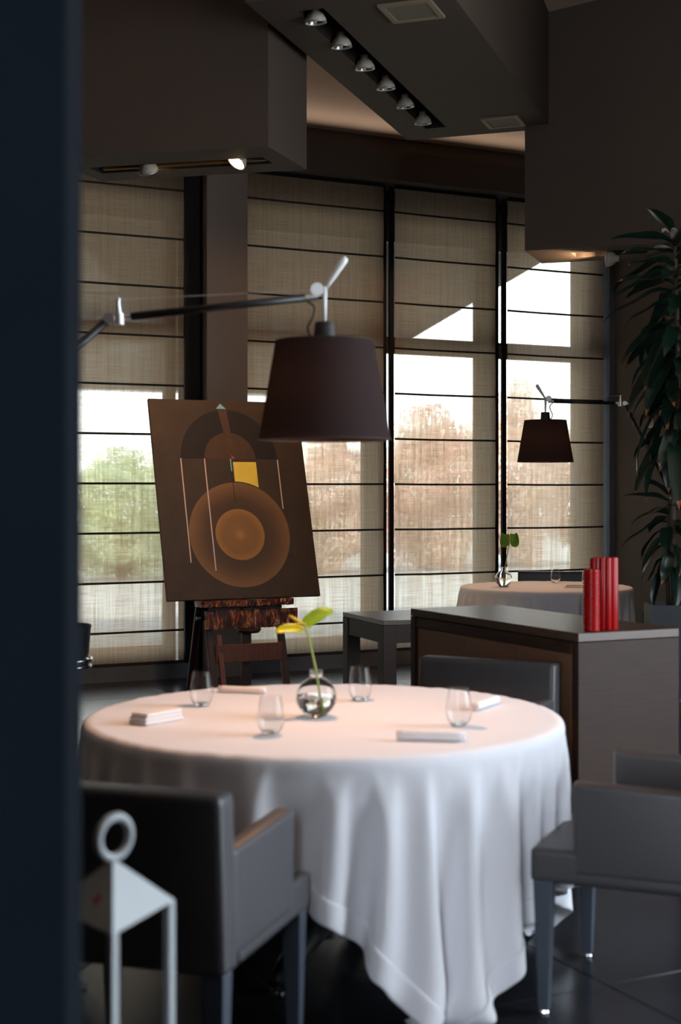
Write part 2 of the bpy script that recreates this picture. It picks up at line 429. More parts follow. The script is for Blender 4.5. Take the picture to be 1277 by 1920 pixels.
for k, (q0, q1, lab) in enumerate(((2.400, 2.436, 'dark post left of the first bright gap between blinds'), (2.468, 2.507, 'dark post right of the first bright gap between blinds'),
                                   (3.518, 3.556, 'dark post left of the second bright gap between blinds'), (3.598, 3.638, 'dark post right of the second bright gap between blinds'))):
    wstruct('trim_%d' % (k+5), [(q0, q1, -0.01, 0.02, 0.116, 4.05)], M_frame, lab)
bm = bmesh.new(); wbox(bm, 2.43, 2.47, -0.23, -0.226, 0.03, 4.05); struct(obj('window_glass_joint', bm, M_pane))
bm = bmesh.new(); wbox(bm, 3.555, 3.60, -0.23, -0.226, 0.03, 4.05); struct(obj('window_glass_joint', bm, M_pane))

# ------------------------------------------------------------------ roman blinds
def blind(s0, s1, label):
    rt = thing('roman_blind', label, 'blind', W(s0, 0.03, 0), ROT_W)
    w = s1-s0; z0, z1 = 0.125, 4.06
    rods = [1.528+0.3835*k for k in range(-3, 7)]
    zs = [z0]; bm = bmesh.new()
    lv = [z0]+rods+[z1]
    cols = 16; rows = []
    for a, b in zip(lv, lv[1:]):
        for q in range(6):
            f = q/6; rows.append((a+(b-a)*f, 0.006*sin(pi*f)))
    rows.append((z1, 0))
    g = []
    for z, dy in rows:
        g.append([bm.verts.new((w*i/cols, -dy - 0.002*sin(i*1.7+z*3), z)) for i in range(cols+1)])
    for A, B in zip(g, g[1:]):
        for i in range(cols): bm.faces.new((A[i], A[i+1], B[i+1], B[i]))
    obj('fabric', bm, M_blind, rt, smooth=True)
    for z in rods:
        r = obj('rod', tube([(0.0, -0.006, z), (w*0.33, -0.008, z-0.003), (w*0.7, -0.008, z-0.002), (w, -0.006, z)], 0.0085, 8), M_rod, rt)
    obj('bottom_bar', box((w/2, -0.004, z0), (w, 0.012, 0.03), 0.004, 1), M_rod, rt)
    obj('headrail', box((w/2, -0.005, z1-0.015), (w, 0.03, 0.03), 0.004, 1), M_frame, rt)
    return rt
blind(-1.28, 0.615, 'linen blind left of the pillar, green bushes and pale ground showing through')
blind(1.117, 2.400, 'wide linen blind between the pillar and the first gap, behind the painting')
blind(2.509, 3.515, 'linen blind with a small bright triangle of sky, in the middle of the wall')
blind(3.640, 4.675, 'linen blind beside the dark side wall, behind the far lamp')

# ------------------------------------------------------------------ soffits and beam with light slots
def soffit(name, FR, BR, BL, FL, zb, zt, slot, m, label, recess=0.16):
    """quad seen from below; slot = (u0,u1,v0,v1): u runs FR->FL, v runs FR->BR"""
    FR, BR, BL, FL = [Vector((*p, 0)) for p in (FR, BR, BL, FL)]
    def Q(u, v, z):
        p = (1-u)*((1-v)*FR+v*BR) + u*((1-v)*FL+v*BL); return Vector((p.x, p.y, z))
    bm = bmesh.new(); u0, u1, v0, v1 = slot
    def face(*pts): bm.faces.new([bm.verts.new(p) for p in pts])
    us = [0, u0, u1, 1]; vs = [0, v0, v1, 1]
    for i in range(3):
        for j in range(3):
            if i == 1 and j == 1: continue
            face(Q(us[i], vs[j], zb), Q(us[i+1], vs[j], zb), Q(us[i+1], vs[j+1], zb), Q(us[i], vs[j+1], zb))
    ring = [(0, 0), (1, 0), (1, 1), (0, 1)]
    for a, b in zip(ring, ring[1:]+ring[:1]):
        face(Q(*a, zb), Q(*b, zb), Q(*b, zt), Q(*a, zt))
    face(*[Q(*a, zt) for a in ring])
    bmesh.ops.remove_doubles(bm, verts=bm.verts, dist=1e-4)
    o = struct(obj(name, bm, m), label)
    bm = bmesh.new()
    sr = [(u0, v0), (u1, v0), (u1, v1), (u0, v1)]
    for a, b in zip(sr, sr[1:]+sr[:1]):
        face(Q(*a, zb), Q(*b, zb), Q(*b, zb+recess), Q(*a, zb+recess))
    face(*[Q(*a, zb+recess) for a in sr])
    bmesh.ops.remove_doubles(bm, verts=bm.verts, dist=1e-4)
    obj('light_slot', bm, M_slot, o)
    return Q, o
QL, sofL = soffit('ceiling_soffit', (-0.417, 8.2), (-0.209, 8.79), (-1.526, 9.12), (-1.734, 8.53), 3.45, 5.5, (0.10, 0.92, 0.40, 0.66), M_soffit,
              'lowered dark ceiling box at upper left, one lit spotlight')
QB, beam = soffit('ceiling_beam', (1.535, 10.327), (0.515, 7.327), (-0.514, 7.68), (0.506, 10.68), 4.10, 5.6, (0.66, 0.80, 0.09, 0.93), M_soffit,
              'dark ceiling beam with a row of six spotlights')
u_ = Vector((0.946, -0.324, 0)); v_ = Vector((0.335, 0.942, 0))
a_ = Vector((1.33, 10.26, 0)); b_ = a_+0.60*v_; c_ = b_+2.6*u_; d_ = a_+2.6*u_
QR, sofR = soffit('ceiling_soffit', c_.xy, d_.xy, a_.xy, b_.xy, 3.20, 5.5, (0.10, 0.885, 0.34, 0.66), M_soffit,
              'lowered dark ceiling box at upper right, over the tall plant')

def spotlight(loc, rot, lit, label, group=None):
    t = thing('spotlight', label, 'spotlight', loc, 0, group); t.rotation_euler = rot
    obj('housing', lathe([(0.0, 0.085), (0.022, 0.085), (0.026, 0.06), (0.045, 0.045), (0.058, 0.02), (0.061, 0.0), (0.0555, 0.0), (0.053, 0.018), (0.04, 0.042), (0.0, 0.045)], 28), M_lamp_body, t, smooth=True)
    if lit:
        obj('lens', lathe([(0, 0.002), (0.054, 0.002), (0.054, 0.006), (0, 0.006)], 28), M_lit, t)
    else:
        obj('reflector', lathe([(0.0545, 0.002), (0.05, 0.016), (0.036, 0.036), (0.013, 0.041)], 28), M_reflector, t, smooth=True)
        obj('bulb_cap', lathe([(0.0, 0.006), (0.010, 0.008), (0.013, 0.016), (0.011, 0.04), (0, 0.041)], 16), M_alu, t, smooth=True)
    obj('rim', torus(0.058, 0.0045, 32, 8), M_alu, t, smooth=True)
    return t
for k in range(6):
    f = k/5; x, y = -0.138+f*0.724, 7.93+f*2.17
    spotlight((x, y, 4.075), (R(6), R(-4), 0), False,
              ['unlit spotlight nearest the dark upper edge, first of the beam row', 'second unlit spotlight in the beam row, counted from the top', 'third unlit spotlight in the beam row, counted from the top',
               'fourth unlit spotlight in the beam row, counted from the top', 'fifth unlit spotlight in the beam row, next to last', 'lowest unlit spotlight, at the far end of the beam row'][k], 'spotlights in the ceiling beam')
def slot_strip(Q, u0, u1, v, z, par):
    a, b = Q(u0, v, z), Q(u1, v, z); d = (b-a)
    bm = bmesh.new(); w = Vector((-d.y, d.x, 0)).normalized()*0.018
    add_prism(bm, [a-w, b-w, b+w, a+w], (0, 0, 0.012)); o = obj('track', bm, M_brass, par)
slot_strip(QL, 0.12, 0.90, 0.615, 3.462, sofL); slot_strip(QL, 0.12, 0.90, 0.50, 3.50, sofL); slot_strip(QR, 0.12, 0.87, 0.40, 3.23, sofR)
p = QL(0.245, 0.53, 3.45)
dirL = Vector((-0.50, -0.38, -0.78))
sl = spotlight(p, dirL.to_track_quat('-Z', 'Y').to_euler(), True, 'lit white spotlight tilted out of the upper left ceiling box')
p2 = QL(0.66, 0.53, 3.425)
dirP = Vector((-0.70, 9.98, 1.42))-p2
spotlight(p2, dirP.to_track_quat('-Z', 'Y').to_euler(), True, 'white spotlight beside the visibly lit one, turned away towards the painting')
p3 = QR(0.79, 0.48, 3.165)
spotlight(p3, Vector((-0.82, 0.42, 0.10)).to_track_quat('-Z', 'Y').to_euler(), True, 'white spotlight hanging at the plant, washing the upper right box')
def spot(name, loc, d, power, ang, col=(1, 0.62, 0.34), rad=0.04):
    l = bpy.data.lights.new(name, 'SPOT'); l.energy = power; l.spot_size = R(ang); l.spot_blend = 0.6; l.color = col; l.shadow_soft_size = rad
    o = bpy.data.objects.new(name, l); C.objects.link(o); o.location = loc; o.rotation_euler = Vector(d).to_track_quat('-Z', 'Y').to_euler()
spot('spotlight_beam', p+0.02*dirL, dirL, 30, 50)
spot('spotlight_wash', p3+Vector((-0.07, 0.035, 0.0)), (-0.9, 0.25, 0.25), 45, 110)
spot('spotlight_painting', p2+0.03*dirP.normalized(), dirP, 120, 62)

def vent(x, y, sz, label):
    t = thing('ceiling_vent', label, 'vent', (x, y, 4.10), math.atan2(v_.y, v_.x), 'square vents in the ceiling beam')
    bm = bmesh.new(); h = sz/2
    for cx, cy, dx, dy in ((0, h, sz+0.03, 0.03), (0, -h, sz+0.03, 0.03), (h, 0, 0.03, sz-0.03), (-h, 0, 0.03, sz-0.03)):
        add_box(bm, (cx, cy, -0.007), (dx, dy, 0.014))
    obj('frame', bm, M_vent, t); obj('panel', box((0, 0, -0.004), (sz-0.03, sz-0.03, 0.008)), M_vent_panel, t)
vent(0.39, 7.80, 0.27, 'square beige vent at the top of the ceiling beam')
vent(1.16, 10.13, 0.24, 'square beige vent at the far end of the ceiling beam')

# ------------------------------------------------------------------ dark partition at the left, close to the camera
struct(obj('partition', prism([(-0.345, 1.785, 0), (-0.345, 1.895, 0), (-2.6, 1.895, 0), (-2.6, 1.785, 0)], (0, 0, 4.9)), M_navy), 'near black navy partition along the left edge')
sw = thing('switch_plate', 'small cream switch plate on the dark side wall, seen between leaves', 'switch', W(S_R, 0.62, 2.08), ROT_W)
obj('plate', box((-0.006, 0, 0), (0.012, 0.075, 0.11), 0.003, 1), M_plate, sw)
obj('rocker', box((-0.014, 0, 0), (0.006, 0.045, 0.06), 0.002, 1), M_plate, sw)

# ------------------------------------------------------------------ tables and draped cloths
def table(x, y, r, rz, label):
    t = thing('dining_table', label, 'table', (x, y, 0), rz)
    r = r-0.03
    obj('tabletop', lathe([(0, 0.70), (r-0.012, 0.70), (r, 0.708), (r, 0.728), (r-0.008, 0.736), (0, 0.736)], 72), M_wood, t, autosmooth=40)
    obj('pedestal', lathe([(0, 0.06), (0.075, 0.06), (0.06, 0.12), (0.055, 0.65), (0.14, 0.699), (0, 0.699)], 28), M_black, t, autosmooth=40)
    for k in range(4):
        a = k*pi/2; c, s = cos(a), sin(a); bm = bmesh.new()
        pts = [(0.05*c, 0.05*s, 0.10), (0.16*c, 0.16*s, 0.085), (0.30*c, 0.30*s, 0.055), (0.40*c, 0.40*s, 0.030)]
        add_tube(bm, pts, [0.045, 0.042, 0.034, 0.024], 12)
        f = obj('foot', bm, M_black, t, smooth=True)
        obj('glide', lathe([(0, 0), (0.018, 0), (0.02, 0.006), (0.012, 0.014), (0, 0.014)], 14, (0.385*c, 0.385*s, 0.0)), M_chrome, f)
    return t

def drape(name, x, y, r, half, ang, off, seed, NN, label):
    """a square cloth laid on the round table by a short cloth simulation, then baked to a plain mesh"""
    rg = random.Random(seed)
    me = bpy.data.meshes.new(name); g = []
    bm = bmesh.new()
    ca, sa = cos(ang), sin(ang)
    for i in range(NN+1):
        for j in range(NN+1):
            a = -half+2*half*i/NN; b = -half+2*half*j/NN
            X, Y = a*ca-b*sa+off[0], a*sa+b*ca+off[1]
            g.append(bm.verts.new((X, Y, 0.752+0.001*rg.random())))
    for i in range(NN):
        for j in range(NN):
            k = i*(NN+1)+j
            bm.faces.new((g[k], g[k+NN+1], g[k+NN+2], g[k+1]))
    bm.to_mesh(me); bm.free()
    o = bpy.data.objects.new(name, me); C.objects.link(o)
    # colliders, removed afterwards
    cb = lathe([(0, 0.60), (r-0.03, 0.60), (r-0.012, 0.615), (r-0.004, 0.72), (r-0.006, 0.735), (r-0.016, 0.744), (0, 0.744)], 96)
    cm = bpy.data.meshes.new('tmp_collider'); bmesh.ops.recalc_face_normals(cb, faces=cb.faces); cb.to_mesh(cm); cb.free()
    co = bpy.data.objects.new('tmp_collider', cm); C.objects.link(co)
    fb = box((0, 0, -0.1), (5, 5, 0.2)); fm = bpy.data.meshes.new('tmp_floor'); bmesh.ops.recalc_face_normals(fb, faces=fb.faces); fb.to_mesh(fm); fb.free()
    fo = bpy.data.objects.new('tmp_floor', fm); C.objects.link(fo)
    for q in (co, fo):
        md = q.modifiers.new('Collision', 'COLLISION'); q.collision.thickness_outer = 0.004; q.collision.cloth_friction = 30
    md = o.modifiers.new('Cloth', 'CLOTH'); s = md.settings
    s.quality = 6; s.mass = 0.25; s.tension_stiffness = 20; s.compression_stiffness = 20; s.shear_stiffness = 2.5; s.bending_stiffness = 1.4
    s.air_damping = 2.0; s.tension_damping = 8; s.bending_damping = 0.6
    md.collision_settings.distance_min = 0.004; md.collision_settings.use_self_collision = False
    md.point_cache.frame_start = 1; md.point_cache.frame_end = 90
    for f in range(1, 71): S_.frame_set(f)
    dg = bpy.context.evaluated_depsgraph_get()
    em = o.evaluated_get(dg).to_mesh()
    co_ = [v.co.copy() for v in em.vertices]
    o.evaluated_get(dg).to_mesh_clear()
    for q in (o, co, fo): bpy.data.objects.remove(q)
    S_.frame_set(1)
    # rebuild: one light smoothing pass off the tabletop
    n1 = NN+1
    for _ in range(2):
        new = [c.copy() for c in co_]
        for i in range(n1):
            for j in range(n1):
                k = i*n1+j
                nb = [co_[q] for q in ((k-1 if j else k), (k+1 if j < NN else k), (k-n1 if i else k), (k+n1 if i < NN else k))]
                av = (nb[0]+nb[1]+nb[2]+nb[3])/4
                rad = math.hypot(co_[k].x, co_[k].y)
                if rad > r+0.03 and co_[k].z < 0.70: new[k] = co_[k].lerp(av, 0.5)
        co_ = new
    for c in co_:
        if math.hypot(c.x, c.y) < r-0.02 and c.z > 0.74: c.z = 0.7505 - 0.5*max(0.0, math.hypot(c.x, c.y)-(r-0.05))**2*4
        c.z = max(c.z, 0.006)
    return co_

def cloth_object(co_, NN, half, x, y, label, sc=1.0):
    faces = [(i*(NN+1)+j, (i+1)*(NN+1)+j, (i+1)*(NN+1)+j+1, i*(NN+1)+j+1) for i in range(NN) for j in range(NN)]
    pts = [Vector((c.x*sc, c.y*sc, c.z)) for c in co_]
    me = bpy.data.meshes.new('tablecloth'); me.from_pydata(pts, [], faces); me.update()
    for p in me.polygons: p.use_smooth = True
    o = link('tablecloth', me, M_linen); o.location = (x, y, 0); tag(o, label, 'tablecloth')
    sb = o.modifiers.new('Subdivision', 'SUBSURF'); sb.levels = 1; sb.render_levels = 1
    # stitched hem: a doubled strip along the border
    n = max(2, round(0.062/(2*half/NN)))
    nrm = [v.normal.copy() for v in me.vertices]
    hf = [f for k, f in enumerate(faces) if (k//NN < n or k//NN >= NN-n or k % NN < n or k % NN >= NN-n)]
    used = sorted({v for f in hf for v in f}); ix = {v: q for q, v in enumerate(used)}
    # face the hem outwards
    sign = 1 if sum(nrm[v].dot(Vector((pts[v].x, pts[v].y, 0)).normalized()) for v in used) > 0 else -1
    hm = bpy.data.meshes.new('hem'); hm.from_pydata([pts[v]+nrm[v]*0.0036*sign for v in used], [], [tuple(ix[v] for v in f) for f in hf]); hm.update()
    for p in hm.polygons: p.use_smooth = True
    h = link('hem', hm, M_linen, o)
    sm = h.modifiers.new('Solidify', 'SOLIDIFY'); sm.thickness = 0.005; sm.offset = 0
    sb = h.modifiers.new('Subdivision', 'SUBSURF'); sb.levels = 1; sb.render_levels = 1
    return o

TX, TY = -0.052, 4.50
FX, FY = 1.55, 10.72
table(TX, TY, 0.75, R(-20), 'round table under the large white cloth in the middle')
table(FX, FY, 0.645, R(20), 'round table under the small far cloth behind the sideboard')
NN = 96; HALF = 1.17
CO = drape('tmp_cloth', TX, TY, 0.75, HALF, R(-21), (0.08, 0.05), 5, NN, '')
cloth_object(CO, NN, HALF, TX, TY, 'large white tablecloth hanging in folds, its corner almost at the floor')
cl2 = cloth_object([Matrix.Rotation(R(24), 4, 'Z') @ c for c in CO], NN, HALF, FX, FY, 'white tablecloth on the far round table behind the red vases', 0.645/0.75)

# ------------------------------------------------------------------ glasses, vases, flowers, napkins
def tumbler(x, y, label, grp, z=0.7525):
    t = thing('wine_tumbler', label, 'glass', (x, y, z), 0, grp)
    outer = [(0, 0), (0.018, 0.0), (0.025, 0.004), (0.034, 0.018), (0.0385, 0.038), (0.0385, 0.054), (0.0345, 0.082), (0.029, 0.112)]
    inner = [(0.0281, 0.112), (0.0335, 0.082), (0.0374, 0.054), (0.0374, 0.039), (0.0327, 0.02), (0.023, 0.009), (0, 0.008)]
    obj('bowl', lathe(outer+inner, 40), M_glass_thin, t, autosmooth=42)
    return t
tumbler(-0.456, 4.67, 'stemless glass at the back left of the near table, beside the rolled napkin', 'stemless glasses on the near table')
tumbler(-0.202, 4.12, 'stemless glass nearest the front, left of the bulb vase', 'stemless glasses on the near table')
tumbler(0.066, 4.79, 'stemless glass right behind the bulb vase of the near table', 'stemless glasses on the near table')
tumbler(0.355, 4.27, 'stemless glass on the right of the near table, in front of the leather chair', 'stemless glasses on the near table')
tumbler(1.679, 11.10, 'stemless glass on the far table between vase and red vases', 'stemless glasses on the far table')
tumbler(1.862, 10.75, 'stemless glass on the far table half hidden behind the red vases', 'stemless glasses on the far table')

def bulb_vase(x, y, label, z=0.7525):
    t = thing('bulb_vase', label, 'vase', (x, y, z), 0, 'glass bulb vases')
    outer = [(0, 0), (0.026, 0.0), (0.034, 0.004)]
    for k in range(1, 12):
        a = -pi/2+0.45+(pi-0.75)*k/12
        outer.append((0.063*cos(a), 0.062+0.063*sin(a)))
    outer += [(0.0205, 0.124), (0.0195, 0.130), (0.0215, 0.146), (0.0205, 0.147)]
    inner = [(0.0187, 0.131), (0.0187, 0.124)]
    for k in range(11, 0, -1):
        a = -pi/2+0.45+(pi-0.75)*k/12
        inner.append((0.0617*cos(a), 0.062+0.0617*sin(a)))
    inner += [(0.026, 0.006), (0, 0.005)]
    obj('glass_body', lathe(outer+inner, 48), M_glass, t, autosmooth=42)
    wp = [(0, 0.004), (0.0280, 0.005)]
    for k in range(1, 7):
        a = -pi/2+0.45+(pi-0.75)*k/12
        if 0.062+0.0623*sin(a) < 0.060: wp.append((0.0623*cos(a), 0.062+0.0623*sin(a)))
    wp += [(0.0620, 0.066), (0, 0.066)]
    obj('water', lathe(wp, 48), M_water, t, autosmooth=42)
bulb_vase(-0.076, 4.445, 'glass bulb vase half full of water on the near table')
bulb_vase(1.218, 10.62, 'glass bulb vase half full of water on the far table')

def spathe(w, l, cup):
    """heart-shaped leaf in its own plane, tip along +Y, stalk joining at the origin"""
    bm = bmesh.new(); n, mm = 20, 6; ctr = bm.verts.new((0, 0, 0)); rings = []
    for q in range(1, mm+1):
        f = q/mm; ring = []
        for k in range(n):
            a = 2*pi*k/n
            x = w*0.5*sin(a)*(1+0.12*cos(2*a))
            y = l*(0.38 - 0.60*cos(a) + (0.22*math.exp(-(a if a < pi else 2*pi-a)**2*6)))*1.0
            y -= 0.05*l
            x *= f; y *= f
            ring.append(bm.verts.new((x, y, cup*(x/w*2)**2*w - 0.18*cup*(y/l)**2*l)))
        rings.append(ring)
    for k in range(n): bm.faces.new((ctr, rings[0][k], rings[0][(k+1) % n]))
    for A, B in zip(rings, rings[1:]):
        for k in range(n): bm.faces.new((A[k], B[k], B[(k+1) % n], A[(k+1) % n]))
    return bm
def anthurium(base, pts, blades, label):
    t = thing('anthurium', label, 'flower', base, 0)
    obj('stem', tube(pts, 0.0035, 8), M_stem, t, smooth=True)
    for (p, tip, nrm, w, l, cup, m) in blades:
        y = Vector(tip).normalized(); z = Vector(nrm); z = (z-y*z.dot(y)).normalized(); x = y.cross(z)
        mt = Matrix((x, y, z)).transposed().to_4x4(); mt.translation = Vector(p)
        bm = spathe(w, l, cup); bmesh.ops.transform(bm, matrix=mt, verts=bm.verts)
        o = obj('spathe', bm, m, t, smooth=True)
        so = o.modifiers.new('Solidify', 'SOLIDIFY'); so.thickness = 0.0012
    return t
# near flower: stalk leans left, blade seen edge-on from the side
t = anthurium((-0.076, 4.445, 0.7525), [(0.018, 0, 0.012), (0.008, 0.0, 0.09), (-0.004, 0, 0.16), (-0.020, 0, 0.23), (-0.034, 0, 0.285)],
          [((-0.022, 0, 0.286), (0.85, 0.15, 0.55), (-0.42, -0.45, 0.75), 0.085, 0.095, 0.25, M_spathe), ((-0.050, -0.01, 0.266), (-1.0, -0.2, 0.05), (0.05, -0.45, 0.9), 0.05, 0.085, 0.4, M_spathe_y)],
          'yellow green anthurium on a leaning stalk in the near bulb vase')
obj('spadix', tube([(-0.034, 0, 0.285), (-0.055, -0.01, 0.298), (-0.085, -0.015, 0.318)], [0.005, 0.0055, 0.003], 10), M_spadix, t, smooth=True)
t = anthurium((1.218, 10.62, 0.7525), [(0.0, 0, 0.012), (0.004, 0, 0.10), (0.02, 0, 0.20), (0.040, 0, 0.315)],
          [((0.012, 0, 0.385), (-0.12, 0, -1), (0.2, -1, 0.1), 0.085, 0.10, 0.10, M_spathe), ((0.078, 0.006, 0.387), (0.12, 0, -1), (-0.3, -1, 0.1), 0.080, 0.10, 0.10, M_spathe)],
          'upright anthurium with two round green blades in the far bulb vase')
obj('spadix', tube([(0.042, 0, 0.315), (0.043, -0.012, 0.35), (0.044, -0.014, 0.385)], [0.004, 0.0045, 0.003], 10), M_spadix, t, smooth=True)

def napkin(x, y, rz, l, w, h, label, grp, rolled=False, z=0.7525):
    t = thing('napkin', label, 'napkin', (x, y, z), rz, grp)
    if rolled:
        bm = bmesh.new(); add_tube(bm, [(-l/2+l*k/8, 0.001*sin(k*2), h/2+0.001) for k in range(9)], [h/2, h/2*1.04, h/2, h/2*1.03, h/2, h/2*1.02, h/2*1.04, h/2, h/2*0.97], 18)
        obj('roll', bm, M_napkin, t, smooth=True)
        obj('flap', box((0, h*0.42, h*0.55), (l*0.98, h*0.35, h*0.9), h*0.15, 2), M_napkin, t, smooth=True)
    else:
        n = 3
        for k in range(n):
            hh = h/n
            obj('fold', box((0.003*((k*7) % 3-1), 0.002*((k*5) % 3-1), hh*(k+0.5)), (l-0.004*k, w-0.003*k, hh*0.96), hh*0.40, 3), M_napkin, t, smooth=True)
g = 'napkins on the near table'
napkin(-0.563, 4.35, R(52), 0.16, 0.075, 0.034, 'thick folded napkin at the left end of the near table', g)
napkin(0.255, 4.01, R(-8), 0.195, 0.035, 0.026, 'narrow folded napkin at the front right of the near table', g, True)
napkin(-0.345, 4.97, R(-14), 0.17, 0.05, 0.022, 'rolled napkin at the back left of the near table, by a glass', g, True)
napkin(0.475, 4.64, R(62), 0.19, 0.055, 0.026, 'rolled napkin at the right rim, in front of the leather chair', g, True)
napkin(1.735, 10.55, R(5), 0.15, 0.05, 0.022, 'folded napkin on the far table, left of the red vases', 'napkins on the far table')

# ------------------------------------------------------------------ armchairs (local front = +Y)
CW, CD = 0.585, 0.58
def armchair(x, y, rz, label):
    t = thing('dining_armchair', label, 'chair', (x, y, 0), rz, 'charcoal armchairs')
    # backrest: slab from seat base up, leaning slightly back
    def slab(bm, w, d, h, lean, top_in=0.0, bev=0.022):
        vs = add_box(bm, (0, 0, h/2), (w, d, h), None, bev, 3)
        for v in vs:
            f = v.co.z/h
            v.co.y -= lean*f*f
            v.co.x *= 1-top_in*f
    bm = bmesh.new(); slab(bm, CW, 0.085, 0.41, 0.03)
    bmesh.ops.translate(bm, vec=(0, -CD/2+0.0425, 0.37), verts=bm.verts); obj('backrest', bm, M_leather, t, smooth=True)
    bm = box((0, 0.045, 0.418), (CW-0.004, CD-0.095, 0.095), 0.02, 3); obj('seat', bm, M_leather, t, smooth=True)
    for s in (-1, 1):
        bm = bmesh.new(); x0 = s*(CW/2-0.0275)
        add_prism(bm, [(x0-0.0275, -CD/2+0.07, 0.40), (x0-0.0275, CD/2-0.125, 0.40), (x0-0.0275, CD/2-0.12, 0.655), (x0-0.0275, -CD/2+0.055, 0.645)], (0.055, 0, 0))
        bmesh.ops.bevel(bm, geom=list(bm.edges), offset=0.016, segments=3, profile=0.7, affect='EDGES')
        obj('armrest', bm, M_leather, t, smooth=True)
    for sx in (-1, 1):
        for sy in (-1, 1):
            bm = bmesh.new(); lx, ly = sx*(CW/2-0.034), sy*(CD/2-0.036)
            vs = add_box(bm, (0, 0, 0.1925), (0.054, 0.054, 0.363), None, 0.006, 2)
            for v in vs:
                k = 0.52+0.48*min(1, v.co.z/0.37)
                v.co.x *= k; v.co.y *= k; v.co.x += lx + sx*0.004*(1-v.co.z/0.37); v.co.y += ly
            lg = obj('leg', bm, M_leg, t, smooth=False)
            obj('glide', lathe([(0, 0), (0.011, 0), (0.013, 0.005), (0.010, 0.012), (0, 0.012)], 14, (lx+sx*0.004, ly, 0)), M_chrome, lg)
    return t
def face_to(x, y, tx, ty): return math.atan2(ty-y, tx-x)-pi/2
first = armchair(-0.445, 3.52, R(-18), 'charcoal armchair with its back to the camera, behind the white lantern')
def chair_at(x, y, rz, label):
    c = dup_tree(first); c.location = (x, y, 0); c.rotation_euler = (0, 0, rz); c['label'] = label; return c
chair_at(0.905, 4.11, R(67), 'charcoal armchair seen from its side at the right of the near table')
chair_at(0.47, 5.50, R(152), 'charcoal armchair facing the camera behind the near table, before the sideboard')
chair_at(1.78, 11.95, R(172), 'charcoal armchair behind the far table, only its backrest showing')
chair_at(1.93, 6.55, R(95), 'charcoal armchair cut by the right frame edge, beside the sideboard')
chair_at(2.30, 9.85, R(70), 'charcoal armchair at the right of the far table, hidden by the planter')

# ------------------------------------------------------------------ sideboard and console
A_ = Vector((0.335, 6.80, 0)); B_ = Vector((0.934, 5.585, 0))
dl_ = (B_-A_); LEN = dl_.length
sb = thing('sideboard', 'long dark oak sideboard with three brown doors, red vases on top', 'sideboard', A_, math.atan2(dl_.y, dl_.x))
DP = 0.50; HT = 0.90
obj('top', box((LEN/2, DP/2, HT-0.0175), (LEN, DP, 0.035), 0.002, 1), M_wood_top, sb)
for x in (0.0225, LEN-0.0225): obj('end_panel', box((x, DP/2, (HT-0.037)/2), (0.045, DP, HT-0.037), 0.002, 1), M_wood, sb)
obj('back_panel', box((LEN/2, DP-0.012, (HT-0.04)/2+0.03), (LEN-0.094, 0.02, HT-0.11), 0.001, 1), M_wood, sb)
obj('upper_rail', box((LEN/2, 0.02, HT-0.062), (LEN-0.094, 0.035, 0.046), 0.001, 1), M_wood, sb)
obj('plinth', box((LEN/2, DP/2, 0.035), (LEN-0.094, DP-0.08, 0.07), 0.001, 1), M_wood, sb)
obj('carcass', box((LEN/2, DP/2+0.012, 0.44), (LEN-0.098, DP-0.06, 0.72), 0.001, 1), M_slot, sb)
dw = (LEN-0.10)/3
for k in range(3):
    obj('door', box((0.05+dw*(k+0.5), 0.018, 0.075+0.37), (dw-0.006, 0.022, 0.735), 0.002, 1), M_door, sb)
csl = thing('console_table', 'dark oak console table between the sideboard and the blinds', 'table', (0.233, 7.75, 0), math.atan2(0.58, -0.22)-pi/2)
cw, cd = 1.0, 0.62
obj('top', box((cw/2, cd/2, 0.755-0.0125), (cw, cd, 0.025), 0.002, 1), M_wood_top, csl)
for y in (0.02, cd-0.02): obj('apron', box((cw/2, y, 0.68), (cw-0.16, 0.03, 0.10), 0.001, 1), M_wood, csl)
for x in (0.02, cw-0.02): obj('apron', box((x, cd/2, 0.68), (0.03, cd-0.16, 0.10), 0.001, 1), M_wood, csl)
for x in (0.04, cw-0.04):
    for y in (0.04, cd-0.04): obj('leg', box((x, y, 0.3645), (0.08, 0.08, 0.729), 0.002, 1), M_wood, csl)

# red ceramics on the sideboard
rv = thing('red_vase', 'low red vase with horizontal ribs, front corner of the sideboard', 'vase', (1.000, 5.662, HT+0.001), 0)
pr = [(0, 0), (0.030, 0)]
for k in range(22):
    z = 0.004+k*0.0108
    pr += [(0.0315, z), (0.0350, z+0.0028), (0.0350, z+0.0062), (0.0315, z+0.009)]
pr += [(0.0315, 0.246), (0.027, 0.246), (0.027, 0.02), (0, 0.02)]
obj('body', lathe(pr, 36), M_red, rv, autosmooth=50)
rv2 = thing('red_vase', 'taller red vase made of upright flutes, behind the horizontally ribbed one', 'vase', (1.070, 5.745, HT+0.001), 0)
def fluted(cx, cy, r, h, nf, ph):
    bm = bmesh.new(); n = nf*8; lev = [(0, 0.94), (0.006, 1.0), (h-0.006, 1.0), (h, 0.97)]
    rings = []
    for z, k in lev:
        rings.append([bm.verts.new((cx+(r*k*(0.86+0.14*abs(sin(nf*pi*q/n+ph))))*cos(2*pi*q/n), cy+(r*k*(0.86+0.14*abs(sin(nf*pi*q/n+ph))))*sin(2*pi*q/n), z)) for q in range(n)])
    inner = [[bm.verts.new((cx+r*0.74*cos(2*pi*q/n), cy+r*0.74*sin(2*pi*q/n), z)) for q in range(n)] for z in (h, 0.02)]
    for Aq, Bq in zip(rings+inner, (rings+inner)[1:]):
        for q in range(n): bm.faces.new((Aq[q], Aq[(q+1) % n], Bq[(q+1) % n], Bq[q]))
    bm.faces.new(rings[0][::-1]); bm.faces.new(inner[-1])
    return bm
